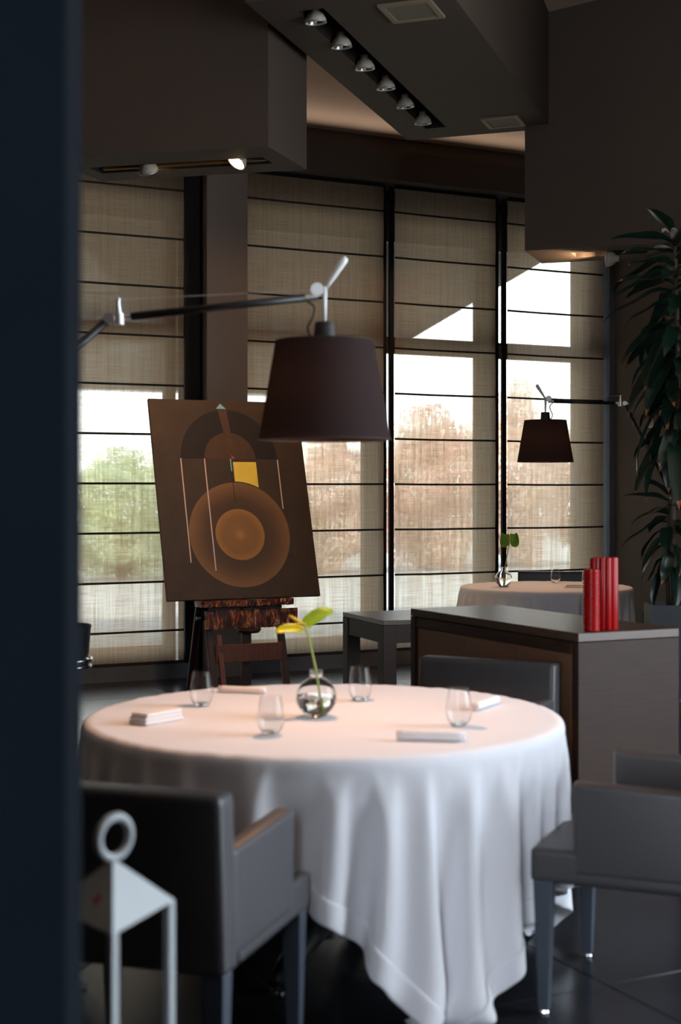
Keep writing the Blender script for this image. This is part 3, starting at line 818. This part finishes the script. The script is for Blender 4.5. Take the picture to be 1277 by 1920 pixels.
obj('body', fluted(0.0, 0.0, 0.052, 0.290, 11, 0.3), M_red, rv2, autosmooth=35)
obj('flute', lathe([(0, 0), (0.018, 0), (0.019, 0.005), (0.019, 0.283), (0.017, 0.288), (0.013, 0.288), (0.013, 0.26), (0, 0.26)], 20, (-0.046, -0.012, 0)), M_red, rv2, autosmooth=40)

# ------------------------------------------------------------------ arm floor lamps
def arm_lamp(x, y, tip, j2, pt, label, power, mirror=1):
    """tip = arm end over the shade, j2 = elbow, pt = top of pole; all local to the base, z up"""
    t = thing('floor_lamp', label, 'lamp', (x, y, 0), 0, 'arm floor lamps with brown shades')
    tip, j2, pt = Vector(tip), Vector(j2), Vector(pt)
    obj('base', lathe([(0, 0), (0.165, 0), (0.168, 0.006), (0.160, 0.022), (0.02, 0.03), (0, 0.03)], 48), M_black, t, autosmooth=40)
    obj('pole', tube([(0, 0, 0.03), pt], 0.011, 12), M_black, t, smooth=True)
    obj('lower_arm', tube([pt, j2], 0.013, 12), M_black, t, smooth=True)
    d = (tip-j2).normalized(); up = Vector((0, 0, 1)); side = Vector((0, -1, 0))
    obj('upper_arm', tube([j2+d*0.07, tip-d*0.05], 0.0125, 12), M_black, t, smooth=True)
    obj('tension_wire', tube([j2+Vector((0, 0, 0.06)), tip+Vector((0, 0, 0.02))], 0.0012, 6), M_alu, t)
    def joint(p, ax):
        bm = bmesh.new()
        add_tube(bm, [p-0.020*side, p+0.020*side], 0.020, 18)
        add_tube(bm, [p, p+ax*0.075], [0.013, 0.009], 12)
        return bm
    for p, ax in ((pt, (j2-pt).normalized()), ):
        obj('joint', joint(p, ax), M_alu, t, autosmooth=40)
    jb = bmesh.new()
    add_tube(jb, [j2-d*0.03, j2+d*0.09], 0.0085, 12); add_tube(jb, [j2-0.018*side, j2+0.018*side], 0.017, 18)
    add_tube(jb, [j2+d*0.03-0.022*up, j2+d*0.03+0.012*up], [0.019, 0.019], 18)
    add_tube(jb, [j2+d*0.03+0.01*up, j2+d*0.028+0.045*up, j2+d*0.03+0.062*up], [0.011, 0.0075, 0.006], 10)
    obj('joint', jb, M_alu, t, autosmooth=40)
    jt = bmesh.new()
    add_tube(jt, [tip-d*0.075, tip-d*0.01], [0.010, 0.012], 12); add_tube(jt, [tip+Vector((-0.012*mirror, 0.016, 0.02)), tip+Vector((-0.012*mirror, -0.016, 0.02))], 0.021, 20)
    obj('joint', jt, M_alu, t, autosmooth=40)
    h = Vector((0.55*mirror, 0, 0.86)).normalized(); h0 = tip+Vector((0.012*mirror, 0, 0.02))
    obj('handle', tube([h0, h0+h*0.03, h0+h*0.10, h0+h*0.118, h0+h*0.124], [0.006, 0.0075, 0.0125, 0.0120, 0.006], 14), M_paddle, t, smooth=True)
    obj('shade_rod', tube([tip+Vector((0.010*mirror, 0, 0.03)), tip+Vector((0.012*mirror, 0, -0.09))], [0.010, 0.005], 12), M_paddle, t, smooth=True)
    cx = tip.x+0.012*mirror; cy = tip.y; zt = tip.z-0.145; zb = zt-0.312
    sh = bmesh.new()
    n = 64; ro, ri = [], []
    for z, r in ((zb, 0.211), (zt, 0.158)):
        ro.append([sh.verts.new((cx+r*cos(2*pi*k/n), cy+r*sin(2*pi*k/n), z)) for k in range(n)])
    for k in range(n): sh.faces.new((ro[0][k], ro[0][(k+1) % n], ro[1][(k+1) % n], ro[1][k]))
    shd = obj('shade', sh, M_shade, t, smooth=True)
    bm = torus(0.211, 0.0022, 64, 6, Matrix.Translation((cx, cy, zb))); obj('shade_ring', bm, M_shade_cap, shd)
    bm = torus(0.158, 0.0022, 64, 6, Matrix.Translation((cx, cy, zt))); obj('shade_ring', bm, M_shade_cap, shd)
    obj('shade_top', lathe([(0.034, zt-0.002), (0.157, zt-0.002)], 64, (cx, cy, 0)), M_shade_cap, shd)
    obj('socket_cap', lathe([(0, zt+0.062), (0.030, zt+0.062), (0.032, zt+0.058), (0.037, zt), (0.037, zt-0.06), (0, zt-0.06)], 28, (cx, cy, 0)), M_shade_cap, t, autosmooth=40)
    obj('bulb', lathe([(0, -0.055), (0.02, -0.052), (0.030, -0.03), (0.028, -0.005), (0.015, 0.03), (0, 0.03)], 20, (cx, cy, zt-0.095)), M_bulb, t, smooth=True)
    cp = [tip-d*0.05+Vector((0, 0, -0.006)), tip+Vector((-0.022*mirror, -0.004, -0.035)), tip+Vector((-0.028*mirror, -0.004, -0.07)), tip+Vector((-0.042*mirror, 0, -0.10)), tip+Vector((-0.034*mirror, 0, -0.128)), tip+Vector((-0.018*mirror, 0, -0.135))]
    sm = []
    for i in range(len(cp)-1):
        p0, p1, p2, p3 = cp[max(i-1, 0)], cp[i], cp[i+1], cp[min(i+2, len(cp)-1)]
        for q in range(6):
            f = q/6; sm.append(0.5*((2*p1)+(p2-p0)*f+(2*p0-5*p1+4*p2-p3)*f*f+(3*p1-p0-3*p2+p3)*f**3))
    obj('cord', tube(sm+[cp[-1]], 0.0035, 8), M_cord, t, smooth=True)
    l = bpy.data.lights.new('lamp_light', 'SPOT'); l.energy = power; l.color = (1.0, 0.52, 0.27); l.shadow_soft_size = 0.04
    l.spot_size = R(104); l.spot_blend = 0.10
    lo = bpy.data.objects.new('lamp_light', l); C.objects.link(lo); lo.parent = t; lo.location = (cx, cy, zt-0.16)
    l = bpy.data.lights.new('lamp_glow', 'POINT'); l.energy = 3.0; l.color = (1.0, 0.62, 0.38); l.shadow_soft_size = 0.03
    lo = bpy.data.objects.new('lamp_glow', l); C.objects.link(lo); lo.parent = t; lo.location = (cx, cy, zt-0.14)
bx, by = -1.36, 4.53
arm_lamp(bx, by, (-0.062-bx, 0, 2.078), (-0.737-bx, 0, 2.006), (0, 0, 1.46), 'arm floor lamp whose big brown shade hangs over the near table', 42, 1)
bx, by = 2.51, 10.72
arm_lamp(bx, by, (1.556-bx, 0, 2.144), (2.141-bx, 0, 2.128), (0, 0, 1.41), 'arm floor lamp with brown shade over the far table, by the plant', 26, -1)

# ------------------------------------------------------------------ easel and painting
CWD, CHT, LEAN = 1.158, 1.463, R(16)
BLp = Vector((-1.180, 9.70, 0.715))
pa = thing('painting', 'dark abstract painting with gold circles and a yellow square on the easel', 'painting', BLp, ROT_W)
pa.rotation_euler = (Matrix.Rotation(ROT_W, 4, 'Z') @ Matrix.Rotation(-LEAN, 4, 'X')).to_euler()   # local x right, z up the canvas, -y to the viewer
M_pbg = mat('painted_umber_ground', '#43301f', 0.7, var=0.18, scale=7, bump=0.15, bscale=90)
M_pdark = mat('painted_dark_arch', '#22150f', 0.7, var=0.15, scale=9)
M_pmid = mat('painted_brown', '#51351f', 0.7, var=0.15, scale=9)
M_pline = mat('painted_pale_line', '#d8b8a8', 0.7)
M_pblue = mat('painted_blue', '#7fb8c4', 0.7)
M_pyel = mat('painted_yellow', '#ffd24a', 0.6, var=0.12, scale=10)
M_pred = mat('painted_red', '#c8442c', 0.7)
def disc_mat(name, cx, cz, Rr, stops):
    m = mat(name, '#7a4f2c', 0.65); nt = m.node_tree; L = nt.links.new; b = nt.nodes['Principled BSDF']
    tc = nt.nodes.new('ShaderNodeTexCoord'); mp = nt.nodes.new('ShaderNodeMapping'); mp.inputs['Location'].default_value = (-cx/Rr, 0, -cz/Rr); mp.inputs['Scale'].default_value = (1/Rr, 0, 1/Rr)
    L(tc.outputs['Object'], mp.inputs[0])
    ln = nt.nodes.new('ShaderNodeVectorMath'); ln.operation = 'LENGTH'; L(mp.outputs[0], ln.inputs[0])
    n = nt.nodes.new('ShaderNodeTexNoise'); n.inputs['Scale'].default_value = 5; n.inputs['Detail'].default_value = 8; L(tc.outputs['Object'], n.inputs['Vector'])
    ad = nt.nodes.new('ShaderNodeMath'); ad.operation = 'MULTIPLY_ADD'; L(n.outputs[0], ad.inputs[0]); ad.inputs[1].default_value = 0.22; L(ln.outputs['Value'], ad.inputs[2])
    sb_ = nt.nodes.new('ShaderNodeMath'); sb_.operation = 'SUBTRACT'; L(ad.outputs[0], sb_.inputs[0]); sb_.inputs[1].default_value = 0.11
    cr = nt.nodes.new('ShaderNodeValToRGB'); e = cr.color_ramp.elements
    e[0].position, e[0].color = stops[0][0], lin(stops[0][1]); e[1].position, e[1].color = stops[-1][0], lin(stops[-1][1])
    for p_, c_ in stops[1:-1]: x = e.new(p_); x.color = lin(c_)
    L(sb_.outputs[0], cr.inputs[0]); L(cr.outputs[0], b.inputs['Base Color'])
    return m
obj('canvas', box((CWD/2, 0.014, CHT/2), (CWD, 0.028, CHT), 0.002, 1), M_pbg, pa)
def flat(name, poly, m, lift=0.0008):
    obj(name, prism([(x, 0, z) for x, z in poly], (0, -lift, 0)), m, pa)
def arc(cx, cz, r, a0, a1, n): return [(cx+r*cos(a0+(a1-a0)*k/n), cz+r*sin(a0+(a1-a0)*k/n)) for k in range(n+1)]
flat('painted_arch', arc(0.572, 1.022, 0.371, 0, pi, 48), M_pdark, 0.0006)
flat('painted_half_disc', arc(0.575, 1.022, 0.197, 0, pi, 36), M_pmid, 0.0010)
flat('painted_stripe', [(0.515, 1.395), (0.585, 1.395), (0.600, 1.218), (0.545, 1.218)], M_pmid, 0.0010)
flat('painted_triangle', [(0.505, 1.400), (0.582, 1.400), (0.541, 1.440)], M_pblue, 0.0014)
flat('painted_triangle', [(0.585, 1.022), (0.612, 1.024), (0.584, 1.052)], M_pred, 0.0016)
CX, CZ = 0.588, 0.462
flat('painted_disc', arc(CX, CZ, 0.383, 0, 2*pi, 72)[:-1], disc_mat('painted_gold_ring', CX, CZ, 0.383, [(0.45, '#4c321f'), (0.66, '#56391f'), (0.9, '#7b532e'), (1.0, '#855c36')]), 0.0006)
flat('painted_core', arc(CX, CZ, 0.187, 0, 2*pi, 56)[:-1], disc_mat('painted_gold_core', CX, CZ, 0.187, [(0.0, '#b57c42'), (0.25, '#93632f'), (0.7, '#8d602f'), (1.0, '#a87238')]), 0.0012)
yb = [(x, CZ+math.sqrt(0.391**2-(x-CX)**2)) for x in (0.771, 0.74, 0.70, 0.66, 0.62, 0.592)]
flat('painted_square', [(0.592, 0.999), (0.771, 0.999)]+yb, M_pyel, 0.0012)
def pline(x, z0, z1, m, w=0.0085): flat('painted_line', [(x-w/2, z0), (x+w/2, z0), (x+w/2, z1), (x-w/2, z1)], m, 0.0018)
pline(0.198, 0.265, 1.022, M_pline); pline(0.376, 0.203, 1.022, M_pline); pline(0.943, 0.647, 1.018, M_pline); pline(0.575, 0.93, 1.022, M_pblue); pline(0.575, 0.70, 0.93, M_pdark, 0.004)

ez = thing('easel', 'old dark wooden easel crusted with paint, standing before the blinds', 'easel', BLp.xy.to_3d()+T*0.58, ROT_W)
# local: x along the canvas, -y towards the viewer, z up
def beam_between(p, q, w, d, m, name, par, side=Vector((1, 0, 0))):
    p, q = Vector(p), Vector(q); ax = (q-p); L = ax.length; ax.normalize(); dn = ax.cross(side).normalized(); sx = dn.cross(ax).normalized()
    bm = bmesh.new(); vs = add_box(bm, (0, 0, 0), (w, d, L), None, 0.004, 1)
    mt = Matrix((sx, dn, ax)).transposed().to_4x4(); mt.translation = (p+q)/2
    for v in vs: v.co = mt @ v.co
    return obj(name, bm, m, par)
k = math.tan(LEAN)
def lean_y(z, off): return (z-0.715)*k+off
for sx in (-1, 1):
    x = 0.27*sx
    beam_between((x+0.0, lean_y(0.03, 0.085), 0.03), (x, lean_y(1.02, 0.085), 1.02), 0.05, 0.035, M_old_wood, 'post', ez)
    beam_between((x*1.05-0.03, lean_y(0.62, 0.12)+0.01, 0.66), (x*1.05-0.03, 0.30, 0.03), 0.045, 0.03, M_old_wood, 'rear_leg', ez)
    obj('foot_runner', box((x*1.05, 0.08, 0.016), (0.055, 0.62, 0.03), 0.004, 1), M_old_wood, ez)
obj('crossbar', box((0, lean_y(0.32, 0.060), 0.34), (0.50, 0.022, 0.125), 0.004, 1), M_red_wood, ez)
beam_between((-0.215, lean_y(0.03, 0.05), 0.03), (-0.215, lean_y(0.47, 0.05), 0.47), 0.04, 0.02, M_red_wood, 'plank', ez)
obj('mast', box((0, 0, 0), (0.07, 0.03, 1.3), 0.004, 1, None), M_old_wood, ez)
ms = ez.children[-1]; ms.location = (0, lean_y(1.35, 0.075), 1.30); ms.rotation_euler = (-LEAN, 0, 0)
def crusty(c, d, seed, m, name):
    bm = bmesh.new(); nx, rr = 60, random.Random(seed)
    rows = []
    for i in range(nx+1):
        x = -d[0]/2+d[0]*i/nx; j = lambda a: (rr.random()-0.5)*a
        rows.append([bm.verts.new((c[0]+x, c[1]-d[1]/2+j(0.010), c[2]-d[2]/2+j(0.006))), bm.verts.new((c[0]+x, c[1]-d[1]/2+j(0.012), c[2])), bm.verts.new((c[0]+x, c[1]-d[1]/2+j(0.010), c[2]+d[2]/2+j(0.010))),
                     bm.verts.new((c[0]+x, c[1]+d[1]/2, c[2]+d[2]/2)), bm.verts.new((c[0]+x, c[1]+d[1]/2, c[2]-d[2]/2))])
    for a, b in zip(rows, rows[1:]):
        for q in range(5): bm.faces.new((a[q], a[(q+1) % 5], b[(q+1) % 5], b[q]))
    bm.faces.new(rows[0]); bm.faces.new(rows[-1][::-1])
    obj(name, bm, m, ez)
crusty((-0.005, 0.02, 0.685), (0.70, 0.13, 0.042), 1, M_splatter, 'ledge')
crusty((0.035, -0.015, 0.573), (0.69, 0.045, 0.125), 2, M_splatter, 'paint_board')
obj('ledge_block', box((0, 0.045, 0.60), (0.56, 0.07, 0.12), 0.004, 1), M_old_wood, ez)
obj('winding_knob', lathe([(0, -0.03), (0.07, -0.03), (0.085, -0.015), (0.085, 0.0), (0, 0.0)], 24, (0.02, 0.0, 0.505)), M_old_wood, ez, autosmooth=40)
obj('bolt', tube([(-0.36, 0.03, 0.585), (-0.28, 0.03, 0.585)], 0.014, 10), M_black, ez)

# ------------------------------------------------------------------ white lantern in the foreground
F = Vector((-0.368, 2.30, 0)); LL = 0.215
ra = Vector((0.357, 0.934, 0)); rb = Vector((-0.630, 0.776, 0))
tri = [F, F+ra*LL, F+rb*LL]; cen = sum(tri, Vector())/3
ln = thing('lantern', 'tall white metal lantern with pointed roof and ring, beside the dark partition', 'lantern', cen, 0)
tl = [p-cen for p in tri]
ZE, ZA = 0.735, 0.828
bm = bmesh.new(); ap = bm.verts.new((0, 0, ZA)); lo = [bm.verts.new(p+Vector((0, 0, ZE))) for p in tl]; ap2 = bm.verts.new((0, 0, ZA-0.006))
lo2 = [bm.verts.new(p*0.97+Vector((0, 0, ZE))) for p in tl]
for i in range(3):
    j = (i+1) % 3
    bm.faces.new((ap, lo[i], lo[j])); bm.faces.new((ap2, lo2[j], lo2[i])); bm.faces.new((lo[i], lo2[i], lo2[j], lo[j]))
roof = obj('roof', bm, M_white_metal, ln)
for i, p in enumerate(tl):
    d1 = (tl[(i+1) % 3]-p).normalized(); d2 = (tl[(i+2) % 3]-p).normalized(); w = 0.018
    poly = [p, p+d1*w, p+d1*w+d2*0.004, p+(d1+d2)*0.004, p+d2*w+d1*0.004, p+d2*w]
    obj('leg', prism([q+Vector((0, 0, 0.02)) for q in poly], (0, 0, ZE-0.02)), M_white_metal, ln)
obj('base_plate', prism([q+Vector((0, 0, 0.004)) for q in tl], (0, 0, 0.016)), M_white_metal, ln)
obj('ring', torus(0.0346, 0.0078, 40, 12, Matrix.Translation((0.002, 0, ZA+0.036)) @ Matrix.Rotation(R(49), 4, 'Z') @ Matrix.Rotation(pi/2, 4, 'X')), M_white_metal, ln, smooth=True)
# small red mark on the left roof face
fa, fb, fc = Vector((0, 0, ZA)), tl[0]+Vector((0, 0, ZE)), tl[2]+Vector((0, 0, ZE))
nn = (fb-fa).cross(fc-fa).normalized()
if nn.y > 0: nn = -nn
mc = fa*0.36+fb*0.40+fc*0.24; e1 = (fc-fb).normalized(); e2 = nn.cross(e1)
obj('red_mark', prism([mc+nn*0.0005+e1*0.009*cos(q*pi/8)+e2*0.010*sin(q*pi/8) for q in range(16)], nn*0.0006), mat('red_mark', '#b8283a', 0.5), ln)
obj('candle', lathe([(0, 0.021), (0.035, 0.021), (0.035, 0.14), (0.02, 0.138), (0, 0.136)], 24), M_linen, ln, autosmooth=40)

# ------------------------------------------------------------------ bucket on a stand, mostly behind the partition
bk = thing('wine_bucket_stand', 'dark bucket in a chrome stand, peeking out from behind the partition', 'bucket', (-1.255, 6.5, 0), 0)
obj('bucket', lathe([(0, 0.70), (0.098, 0.70), (0.104, 0.72), (0.112, 0.83), (0.117, 0.845), (0.112, 0.85), (0.100, 0.84), (0.095, 0.72), (0, 0.715)], 40), M_black, bk, autosmooth=40)
obj('stand_ring', torus(0.118, 0.008, 40, 10, Matrix.Translation((0, 0, 0.69))), M_chrome, bk, smooth=True)
obj('stand_ring', torus(0.112, 0.007, 40, 10, Matrix.Translation((0, 0, 0.66))), M_chrome, bk, smooth=True)
obj('pole', lathe([(0, 0.02), (0.012, 0.02), (0.012, 0.62), (0.06, 0.65), (0.11, 0.66), (0.11, 0.69), (0.1, 0.695), (0, 0.695)], 24), M_chrome, bk, autosmooth=40)
obj('base', lathe([(0, 0), (0.13, 0), (0.13, 0.012), (0.02, 0.025), (0, 0.025)], 32), M_chrome, bk, autosmooth=40)

# ------------------------------------------------------------------ dracaena in its planter
PX, PY = 1.885, 8.0
pt_ = thing('planter', 'square anthracite planter under the tall dracaena', 'planter', (PX, PY, 0), R(-4))
pw = 0.31; ph = 0.83
bm = bmesh.new()
for cx, cy, dx, dy in ((0, pw/2-0.011, pw, 0.022), (0, -pw/2+0.011, pw, 0.022), (pw/2-0.011, 0, 0.022, pw-0.044), (-pw/2+0.011, 0, 0.022, pw-0.044)):
    add_box(bm, (cx, cy, ph/2), (dx, dy, ph))
add_box(bm, (0, 0, 0.05), (pw-0.044, pw-0.044, 0.08)); obj('shell', bm, M_planter, pt_)
so = obj('soil', box((0, 0, (ph-0.05+0.09)/2), (pw-0.045, pw-0.045, ph-0.14)), M_soil, pt_)
dr = thing('dracaena', 'tall dracaena with drooping dark leaves and dry orange tips', 'plant', (PX, PY, 0), 0)
# three leaf shapes: blade along +X, arching down
def leaf_mesh(L, w, droop, kink, seed):
    rg = random.Random(seed); bm = bmesh.new(); n = 12; rows = []
    for i in range(n+1):
        f = i/n; x = L*(f-0.18*droop*f*f); z = L*(0.14*f*(1-f) - 0.52*droop*f**1.6) + kink*L*0.05*sin(f*9)
        ww = w*(0.30+0.70*min(1, f*3.2))*(1-max(0, (f-0.62)/0.38)**1.7)
        tw = 0.25*sin(f*4+seed)
        if i == n: rows.append([bm.verts.new((x, 0, z))])
        else: rows.append([bm.verts.new((x, s*ww/2*cos(tw), z+abs(s)*ww*0.20+s*ww/2*sin(tw))) for s in (-1, -0.5, 0, 0.5, 1)])
    for i, (a, b) in enumerate(zip(rows, rows[1:])):
        for q in range(4):
            fc = bm.faces.new((a[q], a[q+1], b[q+1], b[q])) if len(b) > 1 else bm.faces.new((a[q], a[q+1], b[0]))
            fc.material_index = 1 if i >= n-1 and seed != 2 else 0
            fc.smooth = True
    me = bpy.data.meshes.new('leaf'); bm.to_mesh(me); bm.free(); me.materials.append(M_leaf); me.materials.append(M_leaf_tip)
    return me
leaf_kinds = [leaf_mesh(0.38, 0.078, 0.35, 0.2, 1), leaf_mesh(0.42, 0.084, 0.75, 0.5, 2), leaf_mesh(0.40, 0.074, 1.15, 0.4, 3), leaf_mesh(0.34, 0.082, 0.95, 0.8, 4), leaf_mesh(0.42, 0.080, 1.35, 0.3, 5)]
rl = random.Random(21)
def crown(x, y, z0, z1, count, sc):
    for i in range(count):
        f = i/(count-1); a = i*2.39996+rl.uniform(-0.3, 0.3)
        kd = leaf_kinds[min(4, max(0, int((1-f)*4.2+rl.uniform(-0.6, 0.8))))]
        o = link('leaf', kd, None, dr)
        o.location = (x+0.012*cos(a), y+0.012*sin(a), z0+(z1-z0)*f)
        o.rotation_euler = (rl.uniform(-0.35, 0.35), R(24)-R(44)*f*f+rl.uniform(-0.18, 0.18), a)
        s = sc*rl.uniform(0.8, 1.15); o.scale = (s, s*1.1, s)
stem = [(0.0, 0, 0.76), (-0.02, 0, 1.2), (0.0, 0, 1.7), (0.02, 0.02, 2.2), (0.0, 0.02, 2.92)]
obj('trunk', tube(stem, [0.020, 0.018, 0.017, 0.016, 0.010], 12), M_trunk, dr, smooth=True)
stem2 = [(-0.03, 0.03, 0.76), (-0.045, 0.03, 1.05), (-0.03, 0.03, 1.42)]
obj('trunk', tube(stem2, [0.014, 0.012, 0.008], 12), M_trunk, dr, smooth=True)
crown(0.0, 0.02, 1.72, 2.92, 90, 1.0)
crown(-0.03, 0.03, 1.02, 1.44, 28, 0.72)

# ------------------------------------------------------------------ outside: gravel yard, canopy, bushes
bm = bmesh.new(); wbox(bm, -40, 60, -70, -0.3, -0.25, -0.05); struct(obj('ground_outside', bm, M_gravel), 'pale gravel yard outside the windows')
bm = bmesh.new()
add_prism(bm, [W(-9, -0.41, 3.655), W(4.40, -0.41, 3.655), W(4.05, -4.9, 2.60), W(-9, -4.9, 2.60)], (0, 0, 0.14))
cnp = struct(obj('roof_canopy', bm, M_canopy), 'sloping dark canopy outside the windows')
bushes = [(2.3, -13.2, 1.06, 1.2, 'g', 'green bush outside, at the left edge of the leftmost blind'),
          (4.4, -13.4, 1.06, 1.25, 'g', 'green bush outside, seen through the leftmost blind beside the painting'),
          (6.5, -13.4, 1.06, 1.35, 'g', 'green bush outside, hidden behind painting and grey pillar'),
          (8.6, -13.6, 1.06, 1.5, 'p', 'pinkish bush outside, between the painting and the first bright gap'),
          (10.7, -13.8, 1.08, 1.75, 'r', 'reddish bush outside, left half of the middle blind'),
          (12.8, -14.0, 1.08, 1.95, 'p', 'pinkish bush outside, by the second bright gap between blinds'),
          (14.9, -14.2, 1.08, 1.9, 'p', 'pinkish bush outside, behind the far lamp'),
          (17.0, -14.4, 1.08, 1.7, 'g', 'green bush outside, at the dark side wall')]
def leafy(name, col):
    m = bpy.data.materials.new(name); m.use_nodes = True; nt = m.node_tree; nt.nodes.clear()
    out = nt.nodes.new('ShaderNodeOutputMaterial'); mx = nt.nodes.new('ShaderNodeMixShader'); mx.inputs[0].default_value = 0.5
    d = nt.nodes.new('ShaderNodeBsdfDiffuse'); t = nt.nodes.new('ShaderNodeBsdfTranslucent')
    tc = nt.nodes.new('ShaderNodeTexCoord'); n = nt.nodes.new('ShaderNodeTexNoise'); n.inputs['Scale'].default_value = 2.5; nt.links.new(tc.outputs['Object'], n.inputs['Vector'])
    cr = nt.nodes.new('ShaderNodeValToRGB'); c = lin(col); cr.color_ramp.elements[0].color = tuple(x*0.7 for x in c[:3])+(1,); cr.color_ramp.elements[1].color = tuple(min(1, x*1.2) for x in c[:3])+(1,)
    nt.links.new(n.outputs[0], cr.inputs[0])
    for q in (d, t): nt.links.new(cr.outputs[0], q.inputs[0])
    nt.links.new(d.outputs[0], mx.inputs[1]); nt.links.new(t.outputs[0], mx.inputs[2]); nt.links.new(mx.outputs[0], out.inputs[0])
    return m
M_bush = {'g': [leafy('bush_green_leaf', '#d0d8b4'), leafy('bush_light_leaf', '#e2e4c0')],
          'p': [leafy('bush_pink_leaf', '#f4d2c6'), leafy('bush_tan_leaf', '#eaddc4')],
          'r': [leafy('bush_red_leaf', '#f4c4b8'), leafy('bush_olive_leaf', '#e2dcc0')]}
M_bark = mat('bush_bark', '#5a4a3c', 0.9, var=0.3, scale=12)
def leaf_cloud(kind, seed):
    rg = random.Random(seed); bm = bmesh.new()
    for q in range(9000):
        while True:
            v = Vector((rg.uniform(-1, 1), rg.uniform(-1, 1), rg.uniform(-1, 1)))
            if 0.15 < v.length < 1: break
        v = v.normalized()*(v.length**0.45)
        bump_ = 0.82+0.18*sin(4*v.x+seed)*cos(3*v.y-seed)+0.12*sin(7*v.z+2*v.x)
        c = Vector((v.x*bump_, v.y*bump_, max(0.03, 0.92+v.z*1.05*bump_))); sz = rg.uniform(0.025, 0.06)
        a = Vector((rg.gauss(0, 1), rg.gauss(0, 1), rg.gauss(0, 1))).normalized(); b = a.cross(Vector((rg.gauss(0, 1), rg.gauss(0, 1), rg.gauss(0, 1)))).normalized()
        f = bm.faces.new([bm.verts.new(c+a*sz), bm.verts.new(c+b*sz*0.6), bm.verts.new(c-a*sz), bm.verts.new(c-b*sz*0.6)])
        f.material_index = 1 if rg.random() < 0.4 else 0
    me = bpy.data.meshes.new('foliage'); bm.to_mesh(me); bm.free()
    for m in M_bush[kind]: me.materials.append(m)
    return me
clouds = {('g', 0): leaf_cloud('g', 1), ('g', 1): leaf_cloud('g', 2), ('p', 0): leaf_cloud('p', 3), ('p', 1): leaf_cloud('p', 4), ('r', 0): leaf_cloud('r', 5), ('r', 1): leaf_cloud('r', 6)}
for i, (s, n, r, hh, k_, lab) in enumerate(bushes):
    t = thing('bush', lab, 'bush', W(s, n, -0.05), i*1.1, 'bushes outside the windows')
    fo_ = link('foliage', clouds[(k_, i % 2)], None, t); fo_.scale = (r, r, hh); fo_['kind'] = 'stuff'
    bm = bmesh.new()
    for q in range(5):
        a = q*1.26; add_tube(bm, [(0.05*cos(a), 0.05*sin(a), 0.0), (0.25*r*cos(a), 0.25*r*sin(a), hh*0.7), (0.5*r*cos(a), 0.5*r*sin(a), hh*1.3)], [0.05, 0.035, 0.015], 6)
    obj('stems', bm, M_bark, t)
